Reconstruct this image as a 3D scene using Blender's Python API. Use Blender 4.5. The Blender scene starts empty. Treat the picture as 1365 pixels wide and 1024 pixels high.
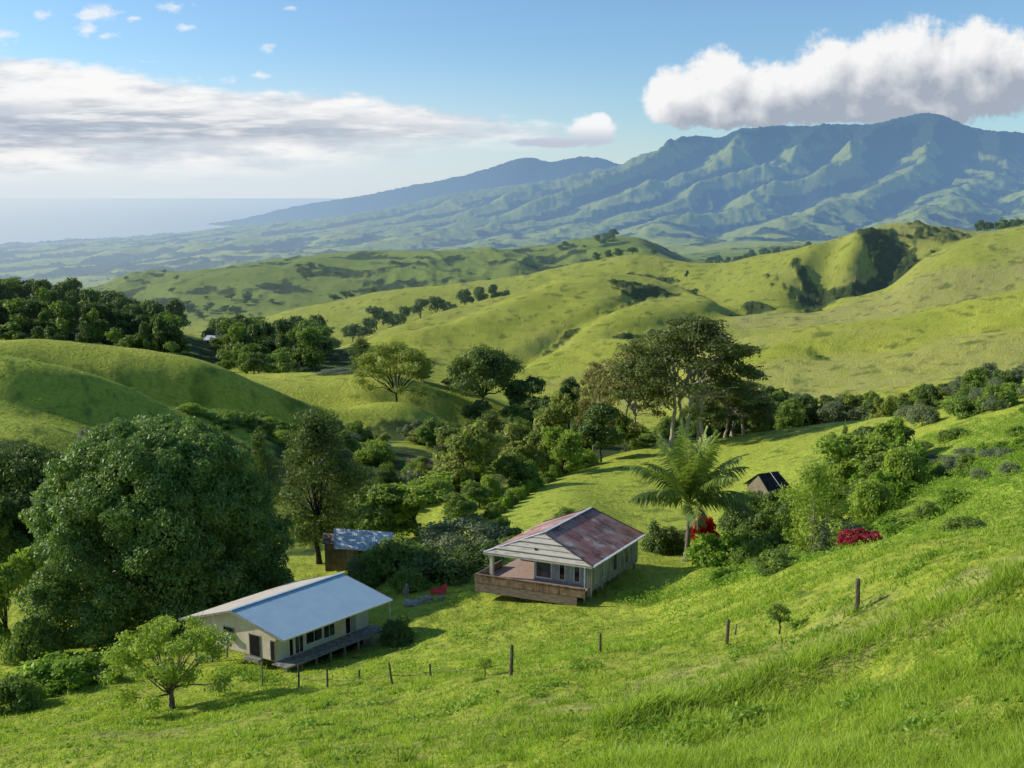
import bpy, math, random
import numpy as np
from mathutils import Vector

R = math.radians
rng = np.random.default_rng(7)
random.seed(7)
S = bpy.context.scene
col = bpy.context.collection

# ---------------------------------------------------------------- camera
F_PX, CX, CY = 1327.0, 682.5, 512.0
TH = math.atan(250.0 / F_PX)
cam_d = bpy.data.cameras.new('camera')
cam_d.sensor_width = 36.0
cam_d.lens = 36.0 * F_PX / 1365.0
cam_d.clip_start = 0.5
cam_d.clip_end = 400000.0
cam = bpy.data.objects.new('camera', cam_d)
cam.rotation_euler = (R(90) - TH, 0, 0)
col.objects.link(cam)
S.camera = cam
S.view_settings.view_transform = 'Standard'
S.view_settings.look = 'None'
S.view_settings.exposure = 0
S.view_settings.gamma = 1
S.cycles.use_denoising = True
S.cycles.denoiser = 'OPENIMAGEDENOISE'
S.cycles.use_adaptive_sampling = True
S.cycles.adaptive_threshold = 0.02
S.cycles.adaptive_min_samples = 16
S.cycles.max_bounces = 6
S.cycles.diffuse_bounces = 3
S.cycles.transmission_bounces = 3
S.cycles.transparent_max_bounces = 6
S.cycles.sample_clamp_indirect = 3.0

SEA_Z = -300.0

def ray(px, py):
    cx = (np.asarray(px, float) - CX) / F_PX
    cy = (CY - np.asarray(py, float)) / F_PX
    return cx, math.cos(TH) + cy * math.sin(TH), -math.sin(TH) + cy * math.cos(TH)

def at(px, py, D):
    """ground distance D ahead, seen in direction (px, py) -> world point"""
    x, y, z = ray(px, py)
    return np.array([x / y * D, D, z / y * D])

def at_z(px, py, zz):
    x, y, z = ray(px, py)
    t = zz / z
    return np.array([x * t, y * t, zz])

# ---------------------------------------------------------------- noise helpers (numpy)
class Noise:
    def __init__(s, seed):
        r = np.random.default_rng(seed)
        s.p = r.permutation(512)
        s.g = r.uniform(0, 2 * np.pi, 512)
    def __call__(s, x, y):
        xi = np.floor(x).astype(int); yi = np.floor(y).astype(int)
        xf = x - xi; yf = y - yi
        def grad(ix, iy, dx, dy):
            h = s.p[(s.p[ix & 511] + iy) & 511]
            a = s.g[h]
            return np.cos(a) * dx + np.sin(a) * dy
        u = xf**3 * (xf * (xf * 6 - 15) + 10); v = yf**3 * (yf * (yf * 6 - 15) + 10)
        n00 = grad(xi, yi, xf, yf); n10 = grad(xi + 1, yi, xf - 1, yf)
        n01 = grad(xi, yi + 1, xf, yf - 1); n11 = grad(xi + 1, yi + 1, xf - 1, yf - 1)
        return ((n00 * (1 - u) + n10 * u) * (1 - v) + (n01 * (1 - u) + n11 * u) * v) * 1.5
    def fbm(s, x, y, o=4, gain=0.5):
        t = 0.0; a = 1.0; n = 0.0
        for i in range(o):
            t = t + a * s(x + 17.3 * i, y - 9.1 * i); n += a
            x = x * 2.03; y = y * 2.03; a *= gain
        return t / n
    def ridge(s, x, y, o=4, gain=0.5):
        t = 0.0; a = 1.0; n = 0.0
        for i in range(o):
            t = t + a * (1 - 2 * np.abs(s(x + 7.7 * i, y + 3.1 * i))); n += a
            x = x * 2.07; y = y * 2.07; a *= gain
        return t / n

NZ = [Noise(i + 11) for i in range(12)]

def sstep(a, b, x):
    t = np.clip((x - a) / (b - a), 0, 1)
    return t * t * (3 - 2 * t)

def pchip_slopes(xk, yk):
    """xk, yk: (K, C) arrays, monotone slopes along axis 0"""
    h = np.diff(xk, axis=0); d = np.diff(yk, axis=0) / h
    m = np.zeros_like(yk)
    w1 = 2 * h[1:] + h[:-1]; w2 = h[1:] + 2 * h[:-1]
    with np.errstate(divide='ignore', invalid='ignore'):
        hm = (w1 + w2) / (w1 / d[:-1] + w2 / d[1:])
    ok = d[:-1] * d[1:] > 0
    m[1:-1] = np.where(ok, np.nan_to_num(hm), 0)
    m[0] = d[0]; m[-1] = d[-1]
    return m

def pchip1(x, xk, yk):
    xk = np.asarray(xk, float)[:, None]; yk = np.asarray(yk, float)[:, None]
    m = pchip_slopes(xk, yk)
    xc = np.clip(x, xk[0, 0], xk[-1, 0])
    i = np.clip(np.searchsorted(xk[:, 0], xc, side='right') - 1, 0, len(xk) - 2)
    h = xk[i + 1, 0] - xk[i, 0]; t = (xc - xk[i, 0]) / h
    return ((2*t**3 - 3*t**2 + 1) * yk[i, 0] + (t**3 - 2*t**2 + t) * h * m[i, 0]
            + (-2*t**3 + 3*t**2) * yk[i+1, 0] + (t**3 - t**2) * h * m[i+1, 0])

# ---------------------------------------------------------------- terrain: lines of ground seen in the photograph, near to far
LINES = [
 [(-350,1024,60),(0,1024,45),(350,1024,33),(682,1024,27),(1000,1024,22),(1365,1024,18),(1715,1000,16)],
 [(-350,960,68),(0,945,62),(200,945,58),(350,925,58),(523,920,53),(681,902,47),(800,880,48),(969,862,44),(1142,818,39),(1365,760,33),(1715,690,30)],
 [(-350,870,82),(0,880,76),(150,872,76),(375,896,66.8),(508,856,72.6),(640,830,73.8),(787,804,77.3),(870,790,78.5),(940,785,72),(1000,768,68),(1100,745,60),(1200,722,54),(1365,705,46),(1715,650,42)],
 [(-350,850,92),(0,850,86),(190,822,89),(425,752,106),(560,775,87),(690,752,89.5),(857,755,86),(915,748,89),(1050,738,91),(1200,716,70),(1365,692,60),(1715,640,52)],
 [(-350,720,104),(0,722,105),(200,718,112),(425,690,138),(560,690,140),(660,687,126),(760,665,130),(860,700,118),(950,680,125),(1050,660,122),(1200,640,100),(1365,610,88),(1715,560,80)],
 [(-350,480,150),(0,490,150),(150,520,155),(240,548,160),(370,568,175),(470,595,180),(560,610,180),(640,640,172),(700,640,172),(760,624,182),(840,598,195),(950,583,195),(1100,566,190),(1200,556,165),(1365,528,140),(1715,480,130)],
 [(-350,490,175),(0,503,178),(150,537,183),(240,564,187),(370,574,195),(470,590,202),(560,588,210),(640,610,212),(700,612,220),(840,612,230),(950,600,235),(1100,585,235),(1365,548,190),(1715,500,180)],
 [(-350,440,210),(0,458,215),(100,466,220),(240,482,225),(300,497,224),(340,512,224),(400,540,226),(440,553,234),(530,566,240),(620,578,248),(715,572,256),(840,580,262),(950,570,265),(1100,552,270),(1200,540,268),(1365,520,260),(1715,500,260)],
 [(-350,458,250),(0,476,250),(240,502,254),(340,528,252),(440,548,252),(530,528,262),(620,556,270),(715,560,276),(840,575,285),(950,560,290),(1100,545,290),(1365,515,285),(1715,495,285)],
 [(-350,440,300),(0,470,300),(240,492,300),(340,500,300),(430,501,300),(500,499,300),(560,507,298),(640,530,294),(715,551,296),(840,560,310),(950,550,310),(1100,538,315),(1365,505,310),(1715,480,310)],
 [(-350,430,360),(0,452,370),(240,485,370),(430,505,370),(560,515,360),(640,530,350),(720,545,350),(840,540,350),(950,525,350),(1100,515,350),(1365,490,345),(1715,460,345)],
 [(-350,365,470),(0,408,470),(60,412,480),(150,428,480),(250,452,480),(350,472,470),(430,474,455),(500,482,440),(560,490,430),(640,505,430),(720,510,430),(840,490,440),(950,465,440),(1021,447,440),(1184,421,450),(1365,384,455),(1715,330,455)],
 [(-350,380,500),(0,418,505),(150,440,510),(250,456,510),(350,470,500),(430,470,490),(500,466,490),(560,466,490),(640,470,490),(720,470,490),(840,458,490),(950,451,490),(1021,453,490),(1184,433,492),(1365,400,498),(1715,350,495)],
 [(-350,385,560),(0,402,560),(100,412,560),(240,442,560),(340,458,545),(440,463,540),(500,441,565),(560,424,600),(690,385,680),(800,363,730),(860,368,740),(890,376,730),(940,402,650),(985,430,570),(1080,410,605),(1177,384,640),(1229,346,660),(1292,317,690),(1365,300,710),(1715,240,720)],
 [(-350,400,640),(0,415,630),(240,452,630),(340,465,610),(440,472,600),(560,442,665),(690,405,745),(800,380,795),(860,376,800),(890,382,790),(940,406,700),(985,426,650),(1080,409,680),(1177,390,705),(1229,366,715),(1292,328,745),(1365,312,765),(1715,255,770)],
 [(-350,395,760),(0,410,740),(150,430,740),(250,440,745),(330,427,780),(400,411,800),(470,398,820),(520,387,840),(600,380,860),(700,366,880),(800,345,900),(850,338,900),(900,347,880),(950,352,860),(1000,345,840),(1100,322,830),(1150,305,830),(1210,296,840),(1260,302,850),(1300,308,860),(1365,303,880),(1715,270,900)],
 [(-350,410,900),(0,415,900),(250,446,900),(400,426,950),(520,402,1000),(700,380,1040),(800,355,1050),(850,350,1050),(900,362,1050),(1000,370,1050),(1210,340,1050),(1365,330,1050),(1715,300,1050)],
 [(-350,400,1300),(0,400,1400),(100,385,1400),(200,365,1400),(290,352,1400),(400,344,1400),(560,338,1400),(650,333,1400),(700,330,1400),(800,320,1400),(850,318,1400),(900,342,1400),(930,352,1450),(1000,345,1450),(1210,320,1450),(1365,306,1450),(1715,290,1450)],
 [(-350,410,2000),(0,398,2000),(200,385,2000),(400,360,2000),(560,350,2000),(700,345,2000),(850,345,2000),(950,340,2000),(1210,330,2000),(1365,325,2000),(1715,320,2000)],
 [(-350,378,3200),(0,380,3200),(200,372,3200),(400,355,3200),(700,343,3200),(950,335,3200),(1365,322,3200),(1715,318,3200)],
 [(-350,346,4700),(0,342,4700),(150,335,4700),(300,328,4700),(470,318,4700),(700,310,4700),(828,300,4700),(950,297,4700),(1210,280,4700),(1365,275,4700),(1715,270,4700)],
 [(-350,328,6500),(0,326,6500),(80,323,6500),(200,316,6500),(300,306,6500),(470,290,6500),(600,272,6500),(700,258,6500),(828,240,6500),(950,232,6500),(1100,218,6500),(1210,212,6500),(1365,225,6500),(1715,240,6500)],
 [(-350,330,8200),(0,326,8200),(80,322,8200),(200,318,8200),(300,310,8200),(470,288,8200),(600,262,8200),(700,248,8200),(780,234,8200),(828,223,8200),(850,211,8200),(880,201,8200),(920,187,8200),(960,187,8200),(985,173,8200),(1060,170,8200),(1150,168,8200),(1200,160,8200),(1237,152,8200),(1290,170,8200),(1365,182,8200),(1715,215,8200)],
 [(-350,330,9600),(0,327,9600),(200,322,9600),(470,298,9600),(700,265,9600),(828,245,9600),(985,200,9600),(1237,190,9600),(1715,230,9600)],
 [(-350,330,11000),(0,326,11000),(80,320,11000),(140,316,11000),(200,309,11000),(300,297,11000),(400,275,11000),(470,262,11000),(540,250,11000),(600,238,11000),(660,222,11000),(690,212,11000),(702,210,11000),(735,217,11000),(760,212,11000),(785,209,11000),(828,220,11000),(900,225,11000),(1237,200,11000),(1715,240,11000)],
 [(-350,335,14500),(300,320,14500),(700,290,14500),(1237,280,14500),(1715,300,14500)],
]
NU, UMAX = 940, 1.30
D0, D1 = 7.0, 14500.0
NV = 1200
us = np.concatenate([np.linspace(-UMAX, -.62, 60, endpoint=False), np.linspace(-.62, .62, NU - 120), np.linspace(UMAX, .62, 60, endpoint=False)[::-1]])
lv = np.linspace(math.log(D0), math.log(D1), NV)

def build_height():
    KD = [np.full(NU, math.log(D0))]
    KZ = [np.interp(us, [-0.8, 0, 0.8], [-13, -7.5, -4.5]) / D0]
    for L in LINES:
        P = [at(*p) for p in L]
        u = np.array([p[0] / p[1] for p in P]); ld = np.log([p[1] for p in P]); t = np.array([p[2] / p[1] for p in P])
        KD.append(pchip1(us, u, ld)); KZ.append(pchip1(us, u, t))
    KD = np.array(KD); KZ = np.array(KZ)
    for i in range(1, len(KD)):
        KD[i] = np.maximum(KD[i], KD[i - 1] + 0.012)
    KZ = KZ * np.exp(KD)                                   # true heights
    m = pchip_slopes(KD, KZ)
    H = np.zeros((NV, NU))
    for c in range(NU):
        k = np.clip(np.searchsorted(KD[:, c], lv, side='right') - 1, 0, len(KD) - 2)
        x0 = KD[k, c]; h = KD[k + 1, c] - x0; t = np.clip((lv - x0) / h, 0, 1)
        H[:, c] = ((2*t**3 - 3*t**2 + 1) * KZ[k, c] + (t**3 - 2*t**2 + t) * h * m[k, c]
                   + (-2*t**3 + 3*t**2) * KZ[k+1, c] + (t**3 - t**2) * h * m[k+1, c])
    return H

def gauss(a, s, ax):
    n = int(3 * s + 1); k = np.exp(-0.5 * (np.arange(-n, n + 1) / s)**2); k /= k.sum()
    pad = [(0, 0), (0, 0)]; pad[ax] = (n, n)
    b = np.pad(a, pad, mode='edge')
    out = np.zeros_like(a)
    for i, w in enumerate(k):
        out += w * (b[i:i + a.shape[0], :] if ax == 0 else b[:, i:i + a.shape[1]])
    return out

H = build_height()
H = gauss(gauss(H, 2.2, 0), 3.0, 1)
DD = np.exp(lv)[:, None] * np.ones((1, NU))
XX = DD * us[None, :]
YY = DD

# folds in the grass hills
def rows(d0, d1):
    a, b = np.searchsorted(np.exp(lv), [d0, d1])
    return slice(max(0, a), min(NV, b))
def carve_in(sgn, pts, depth, width):
    P = [(at(*p)[0], p[2]) for p in pts]
    sl = rows(min(p[1] for p in P) - 3 * width, max(p[1] for p in P) + 3 * width)
    X, Y = XX[sl], YY[sl]
    best = np.full(X.shape, 1e9)
    for (ax, ay), (bx, by) in zip(P[:-1], P[1:]):
        dx, dy = bx - ax, by - ay
        t = np.clip(((X - ax) * dx + (Y - ay) * dy) / (dx*dx + dy*dy), 0, 1)
        best = np.minimum(best, np.hypot(X - ax - t * dx, Y - ay - t * dy))
    H[sl] += sgn * depth * np.exp(-(best / width)**2)
for sgn, pts, dep, wid in [
    (-1, [(1085,425,600),(1085,395,680),(1100,360,760),(1120,335,810)], 7, 12), (-1, [(1150,400,690),(1185,365,740),(1195,330,790)], 9, 24),
    (-1, [(690,490,470),(760,452,540),(830,425,600),(900,395,680)], 4, 8), (1, [(960,430,600),(1040,385,700),(1090,335,790)], 7, 28),
    (1, [(1130,390,680),(1140,350,740),(1150,315,800)], 7, 18), (-1, [(840,440,520),(930,425,560),(1000,400,640)], 6, 12),
    (-1, [(560,455,560),(640,425,620),(720,395,690)], 4, 16), (1, [(540,470,510),(640,440,560),(740,405,640)], 4, 22),
    (-1, [(600,375,900),(700,355,980),(780,340,1000)], 8, 22), (-1, [(1250,445,420),(1365,425,440),(1500,410,450)], 3, 16),
    (-1, [(1100,470,400),(1250,455,400),(1400,450,400)], 2.5, 12), (-1, [(60,520,145),(150,560,150),(230,590,160)], 1.8, 7), (-1, [(40,490,196),(150,512,200),(250,533,205),(340,556,212),(400,575,220)], 10, 11), (1, [(60,462,222),(200,474,226),(300,492,226),(390,530,228)], 1.6, 8), (1, [(400,540,232),(470,558,238),(540,566,246)], 2.2, 9), (1, [(790,1012,28),(900,950,30.2),(1000,915,30.8),(1150,862,31.2),(1365,792,29.8),(1500,745,27)], .75, 1.3), (1, [(-40,498,152),(100,512,155),(230,545,160)], 1.6, 6), (-1, [(-40,560,138),(90,585,140),(190,610,142)], 3, 7), (-1, [(540,548,276),(620,568,278),(700,578,276)], 5, 10), (-1, [(330,520,262),(420,540,262),(500,545,265)], 2.5, 8), (1, [(30,505,148),(120,530,152),(200,560,160)], 1.0, 6)]:
    carve_in(sgn, pts, dep, wid)
def add(d0, d1, fade0, fade1, f):
    """adds f(X, Y, D, H) on the ground between distances d0 and d1, faded in and out"""
    sl = rows(d0, d1); D = DD[sl]
    w = sstep(d0, d0 + fade0, D) * (1 - sstep(d1 - fade1, d1, D))
    H[sl] += w * f(XX[sl], YY[sl], D, H[sl])
add(12, 140, 18, 50, lambda X, Y, D, h: 0.30 * NZ[0].fbm(X / 7, Y / 7, 3) + 0.16 * NZ[1].fbm(X / 2.2, Y / 2.2, 3))
add(12, 44, 6, 8, lambda X, Y, D, h: 0.55 * np.clip(NZ[2].fbm(X / 4.2 + Y / 9, Y / 2.6, 3), -.2, 1) * sstep(.0, .12, X / Y))
add(110, 1600, 60, 600, lambda X, Y, D, h: (D / 300)**0.6 * (1.5 * NZ[1].fbm(X / 60, Y / 60, 4) + 0.4 * NZ[2].fbm(X / 9, Y / 9, 3)))
add(380, 1000, 60, 150, lambda X, Y, D, h: 0.8 * (NZ[3].ridge(X / 85 + 0.5 * NZ[4](X / 120, Y / 120) + Y / 260, Y / 330, 3) - 0.4) * sstep(60, -60, X - 0.17 * Y) + 0.5 * (NZ[3].ridge(X / 60 + Y / 100, Y / 210, 3) - 0.4))
add(950, 2300, 200, 500, lambda X, Y, D, h: 20 * NZ[3].ridge(X / 190 + Y / 400 + 0.4 * NZ[4](X / 300, Y / 300), Y / 420, 4) - 12)
add(2000, 5600, 600, 1000, lambda X, Y, D, h: 36 * NZ[5].ridge(X / 600, Y / 800, 4))
def spurs(X, Y, D, h):
    """long spurs running down toward the camera and to the left"""
    wob = NZ[6].fbm(X / 2600, Y / 2600, 3)
    s = X * 0.86 - Y * 0.51; t = X * 0.51 + Y * 0.86
    q = s / 430 + 1.2 * wob + 0.16 * NZ[7](s / 500, t / 900)
    tri = 1 - 2 * np.abs(q - np.floor(q) - 0.5) * 2
    amp = 0.55 + 0.9 * np.clip(0.5 + NZ[8](np.floor(q) * 3.7 + 0.5, t / 2600), 0, 1)
    s2 = X * 0.98 - Y * 0.17; t2 = X * 0.17 + Y * 0.98
    fine = NZ[7].ridge(s2 / 250 + 0.6 * wob, t2 / 700, 5, 0.6)
    rel = np.clip((h - SEA_Z) / 620, 0.0, 1.0)
    return (0.12 + 0.88 * rel) * (1 - 0.80 * sstep(330, 640, h)) * (74 * tri * amp + 66 * fine - 52)
add(2900, 8300, 1500, 900, spurs)
add(8300, 14000, 1200, 1500, lambda X, Y, D, h: np.clip((h - SEA_Z) / 900, 0, .5) * 220 * (NZ[8].ridge((X * .9 - Y * .4) / 1300, Y / 4000, 4) - 0.6) * (1 - np.exp(-((D - 11000) / 500)**2) * .7))
H = gauss(H, 0.7, 0)

def ground(x, y):
    """height of the ground at (x, y): arrays or numbers"""
    x = np.asarray(x, float); y = np.asarray(y, float)
    a = np.clip(np.interp(x / y, us, np.arange(NU)), 0, NU - 1.001)
    b = np.clip((np.log(y) - lv[0]) / (lv[1] - lv[0]), 0, NV - 1.001)
    i = a.astype(int); j = b.astype(int); fa = a - i; fb = b - j
    return (H[j, i] * (1-fa) * (1-fb) + H[j, i+1] * fa * (1-fb) + H[j+1, i] * (1-fa) * fb + H[j+1, i+1] * fa * fb)

# ---------------------------------------------------------------- generic mesh / material helpers
def mesh_np(name, verts, faces_flat, loop_n, mats=(), smooth=False, midx=None):
    """fast mesh; faces_flat int array of vertex ids, loop_n vertices per face (3 or 4)"""
    me = bpy.data.meshes.new(name)
    nf = len(faces_flat) // loop_n
    me.vertices.add(len(verts)); me.vertices.foreach_set('co', np.asarray(verts, np.float32).ravel())
    me.loops.add(len(faces_flat)); me.loops.foreach_set('vertex_index', np.asarray(faces_flat, np.int32))
    me.polygons.add(nf)
    me.polygons.foreach_set('loop_start', np.arange(nf, dtype=np.int32) * loop_n)
    if smooth: me.polygons.foreach_set('use_smooth', np.ones(nf, bool))
    for m in mats: me.materials.append(m)
    if midx is not None: me.polygons.foreach_set('material_index', np.asarray(midx, np.int32))
    me.update(); me.validate()
    return me

def attr_col(me, name, vals):
    a = me.attributes.new(name, 'FLOAT_COLOR', 'POINT')
    v = np.ones((len(vals), 4), np.float32); v[:, :3] = vals
    a.data.foreach_set('color', v.ravel())

def attr(me, name, vals):
    a = me.attributes.new(name, 'FLOAT', 'POINT'); a.data.foreach_set('value', np.asarray(vals, np.float32).ravel())

def link(name, me, parent=None, kind=None, label=None, cat=None, group=None, loc=None):
    o = bpy.data.objects.new(name, me); col.objects.link(o)
    if parent is not None: o.parent = parent
    if loc is not None: o.location = loc
    tag(o, label, cat, group, kind)
    return o

def tag(o, label=None, cat=None, group=None, kind=None):
    for k, v in (('label', label), ('category', cat), ('group', group), ('kind', kind)):
        if v: o[k] = v
    return o

class NT:
    """tiny node-expression builder"""
    def __init__(s, tree): s.t = tree; s.n = tree.nodes; s.l = tree.links
    def add(s, typ, **kw):
        n = s.n.new(typ)
        for k, v in kw.items(): setattr(n, k, v)
        return n
    def put(s, sock, v):
        if isinstance(v, E): s.l.new(v.o, sock)
        elif isinstance(v, bpy.types.NodeSocket): s.l.new(v, sock)
        elif isinstance(v, (tuple, list)) and sock.type == 'RGBA' and len(v) == 3: sock.default_value = (*v, 1)
        else: sock.default_value = v
    def math(s, op, *a, clamp=False):
        n = s.add('ShaderNodeMath', operation=op, use_clamp=clamp)
        for i, v in enumerate(a): s.put(n.inputs[i], v)
        return E(s, n.outputs[0])
    def noise(s, vec, scale, detail=4, rough=0.5, dist=0.0, dim='3D', out=0):
        n = s.add('ShaderNodeTexNoise', noise_dimensions=dim)
        if vec is not None: s.put(n.inputs['Vector'], vec)
        s.put(n.inputs['Scale'], scale); s.put(n.inputs['Detail'], detail); s.put(n.inputs['Roughness'], rough); s.put(n.inputs['Distortion'], dist)
        return E(s, n.outputs[out])
    def ramp(s, x, a, b, lo=0.0, hi=1.0, smooth=True):
        n = s.add('ShaderNodeMapRange', interpolation_type='SMOOTHSTEP' if smooth else 'LINEAR', clamp=True)
        s.put(n.inputs[0], x); s.put(n.inputs[1], a); s.put(n.inputs[2], b); s.put(n.inputs[3], lo); s.put(n.inputs[4], hi)
        return E(s, n.outputs[0])
    def mix(s, f, a, b, blend='MIX'):
        n = s.add('ShaderNodeMix', data_type='RGBA', blend_type=blend, clamp_factor=True)
        s.put(n.inputs[0], f); s.put(n.inputs[6], a); s.put(n.inputs[7], b)
        return E(s, n.outputs[2])
    def vec(s, x, y, z=0.0):
        n = s.add('ShaderNodeCombineXYZ')
        for i, v in enumerate((x, y, z)): s.put(n.inputs[i], v)
        return E(s, n.outputs[0])
    def sep(s, v):
        n = s.add('ShaderNodeSeparateXYZ'); s.put(n.inputs[0], v)
        return [E(s, o) for o in n.outputs]
    def vmul(s, v, k):
        n = s.add('ShaderNodeVectorMath', operation='MULTIPLY'); s.put(n.inputs[0], v); s.put(n.inputs[1], k)
        return E(s, n.outputs[0])
    def vadd(s, v, k):
        n = s.add('ShaderNodeVectorMath', operation='ADD'); s.put(n.inputs[0], v); s.put(n.inputs[1], k)
        return E(s, n.outputs[0])
    def attr(s, name):
        n = s.add('ShaderNodeAttribute', attribute_name=name); return E(s, n.outputs['Fac'])
    def attr_c(s, name):
        n = s.add('ShaderNodeAttribute', attribute_name=name); return E(s, n.outputs['Color'])
    def pos(s):
        return E(s, s.add('ShaderNodeNewGeometry').outputs['Position'])
    def obj(s):
        return E(s, s.add('ShaderNodeTexCoord').outputs['Object'])
    def rnd_obj(s):
        return E(s, s.add('ShaderNodeObjectInfo').outputs['Random'])
    def rnd_island(s):
        return E(s, s.add('ShaderNodeNewGeometry').outputs['Random Per Island'])

class E:
    def __init__(s, b, o): s.b = b; s.o = o
    def __add__(s, x): return s.b.math('ADD', s, x)
    __radd__ = __add__
    def __sub__(s, x): return s.b.math('SUBTRACT', s, x)
    def __rsub__(s, x): return s.b.math('SUBTRACT', x, s)
    def __mul__(s, x): return s.b.math('MULTIPLY', s, x)
    __rmul__ = __mul__
    def __truediv__(s, x): return s.b.math('DIVIDE', s, x)
    def max(s, x): return s.b.math('MAXIMUM', s, x)
    def min(s, x): return s.b.math('MINIMUM', s, x)
    def pow(s, x): return s.b.math('POWER', s, x)

# aerial haze: glow painted into materials by distance, brighter toward the sun
_haze = None
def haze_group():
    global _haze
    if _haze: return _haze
    g = bpy.data.node_groups.new('painted_haze', 'ShaderNodeTree')
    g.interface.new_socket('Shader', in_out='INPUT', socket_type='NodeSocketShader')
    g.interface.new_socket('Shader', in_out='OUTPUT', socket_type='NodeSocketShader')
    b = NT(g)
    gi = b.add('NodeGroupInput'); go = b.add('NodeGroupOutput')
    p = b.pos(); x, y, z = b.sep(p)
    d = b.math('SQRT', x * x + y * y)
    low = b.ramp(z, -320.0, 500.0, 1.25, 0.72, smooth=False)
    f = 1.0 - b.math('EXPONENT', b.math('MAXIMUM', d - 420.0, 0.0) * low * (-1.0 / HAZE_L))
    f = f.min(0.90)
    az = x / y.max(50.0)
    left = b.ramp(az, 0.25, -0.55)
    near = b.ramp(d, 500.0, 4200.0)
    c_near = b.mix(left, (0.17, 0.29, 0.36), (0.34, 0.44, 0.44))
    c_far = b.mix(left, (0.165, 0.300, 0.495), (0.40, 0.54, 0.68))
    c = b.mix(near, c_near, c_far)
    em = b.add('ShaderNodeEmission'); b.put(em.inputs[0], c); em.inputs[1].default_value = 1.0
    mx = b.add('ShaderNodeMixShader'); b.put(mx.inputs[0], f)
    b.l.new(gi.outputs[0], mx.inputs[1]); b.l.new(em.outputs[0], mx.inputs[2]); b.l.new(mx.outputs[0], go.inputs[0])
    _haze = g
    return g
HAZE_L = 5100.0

def material(name, rough=0.8, spec=0.25, haze=False):
    m = bpy.data.materials.new(name); m.use_nodes = True
    b = NT(m.node_tree)
    bs = m.node_tree.nodes['Principled BSDF']
    bs.inputs['Roughness'].default_value = rough
    bs.inputs['Specular IOR Level'].default_value = spec
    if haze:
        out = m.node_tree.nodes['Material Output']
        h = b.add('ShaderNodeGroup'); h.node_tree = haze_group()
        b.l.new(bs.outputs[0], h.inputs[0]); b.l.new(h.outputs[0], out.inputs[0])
    return m, b, bs

def bump(b, bs, h, dist=0.1, strength=1.0):
    n = b.add('ShaderNodeBump'); b.put(n.inputs['Height'], h); n.inputs['Distance'].default_value = dist; n.inputs['Strength'].default_value = strength
    b.l.new(n.outputs[0], bs.inputs['Normal'])
# ---------------------------------------------------------------- sun and sky
SUN_EL, SUN_A = R(27), R(12)          # elevation; angle beyond due left
sv = Vector((-math.cos(SUN_EL) * math.cos(SUN_A), math.cos(SUN_EL) * math.sin(SUN_A), math.sin(SUN_EL)))
sun_d = bpy.data.lights.new('sun', 'SUN'); sun_d.energy = 5.0; sun_d.angle = R(0.55); sun_d.color = (1.0, 0.945, 0.81)
sun = bpy.data.objects.new('sun', sun_d); col.objects.link(sun)
sun.rotation_euler = sv.to_track_quat('Z', 'Y').to_euler()

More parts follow.
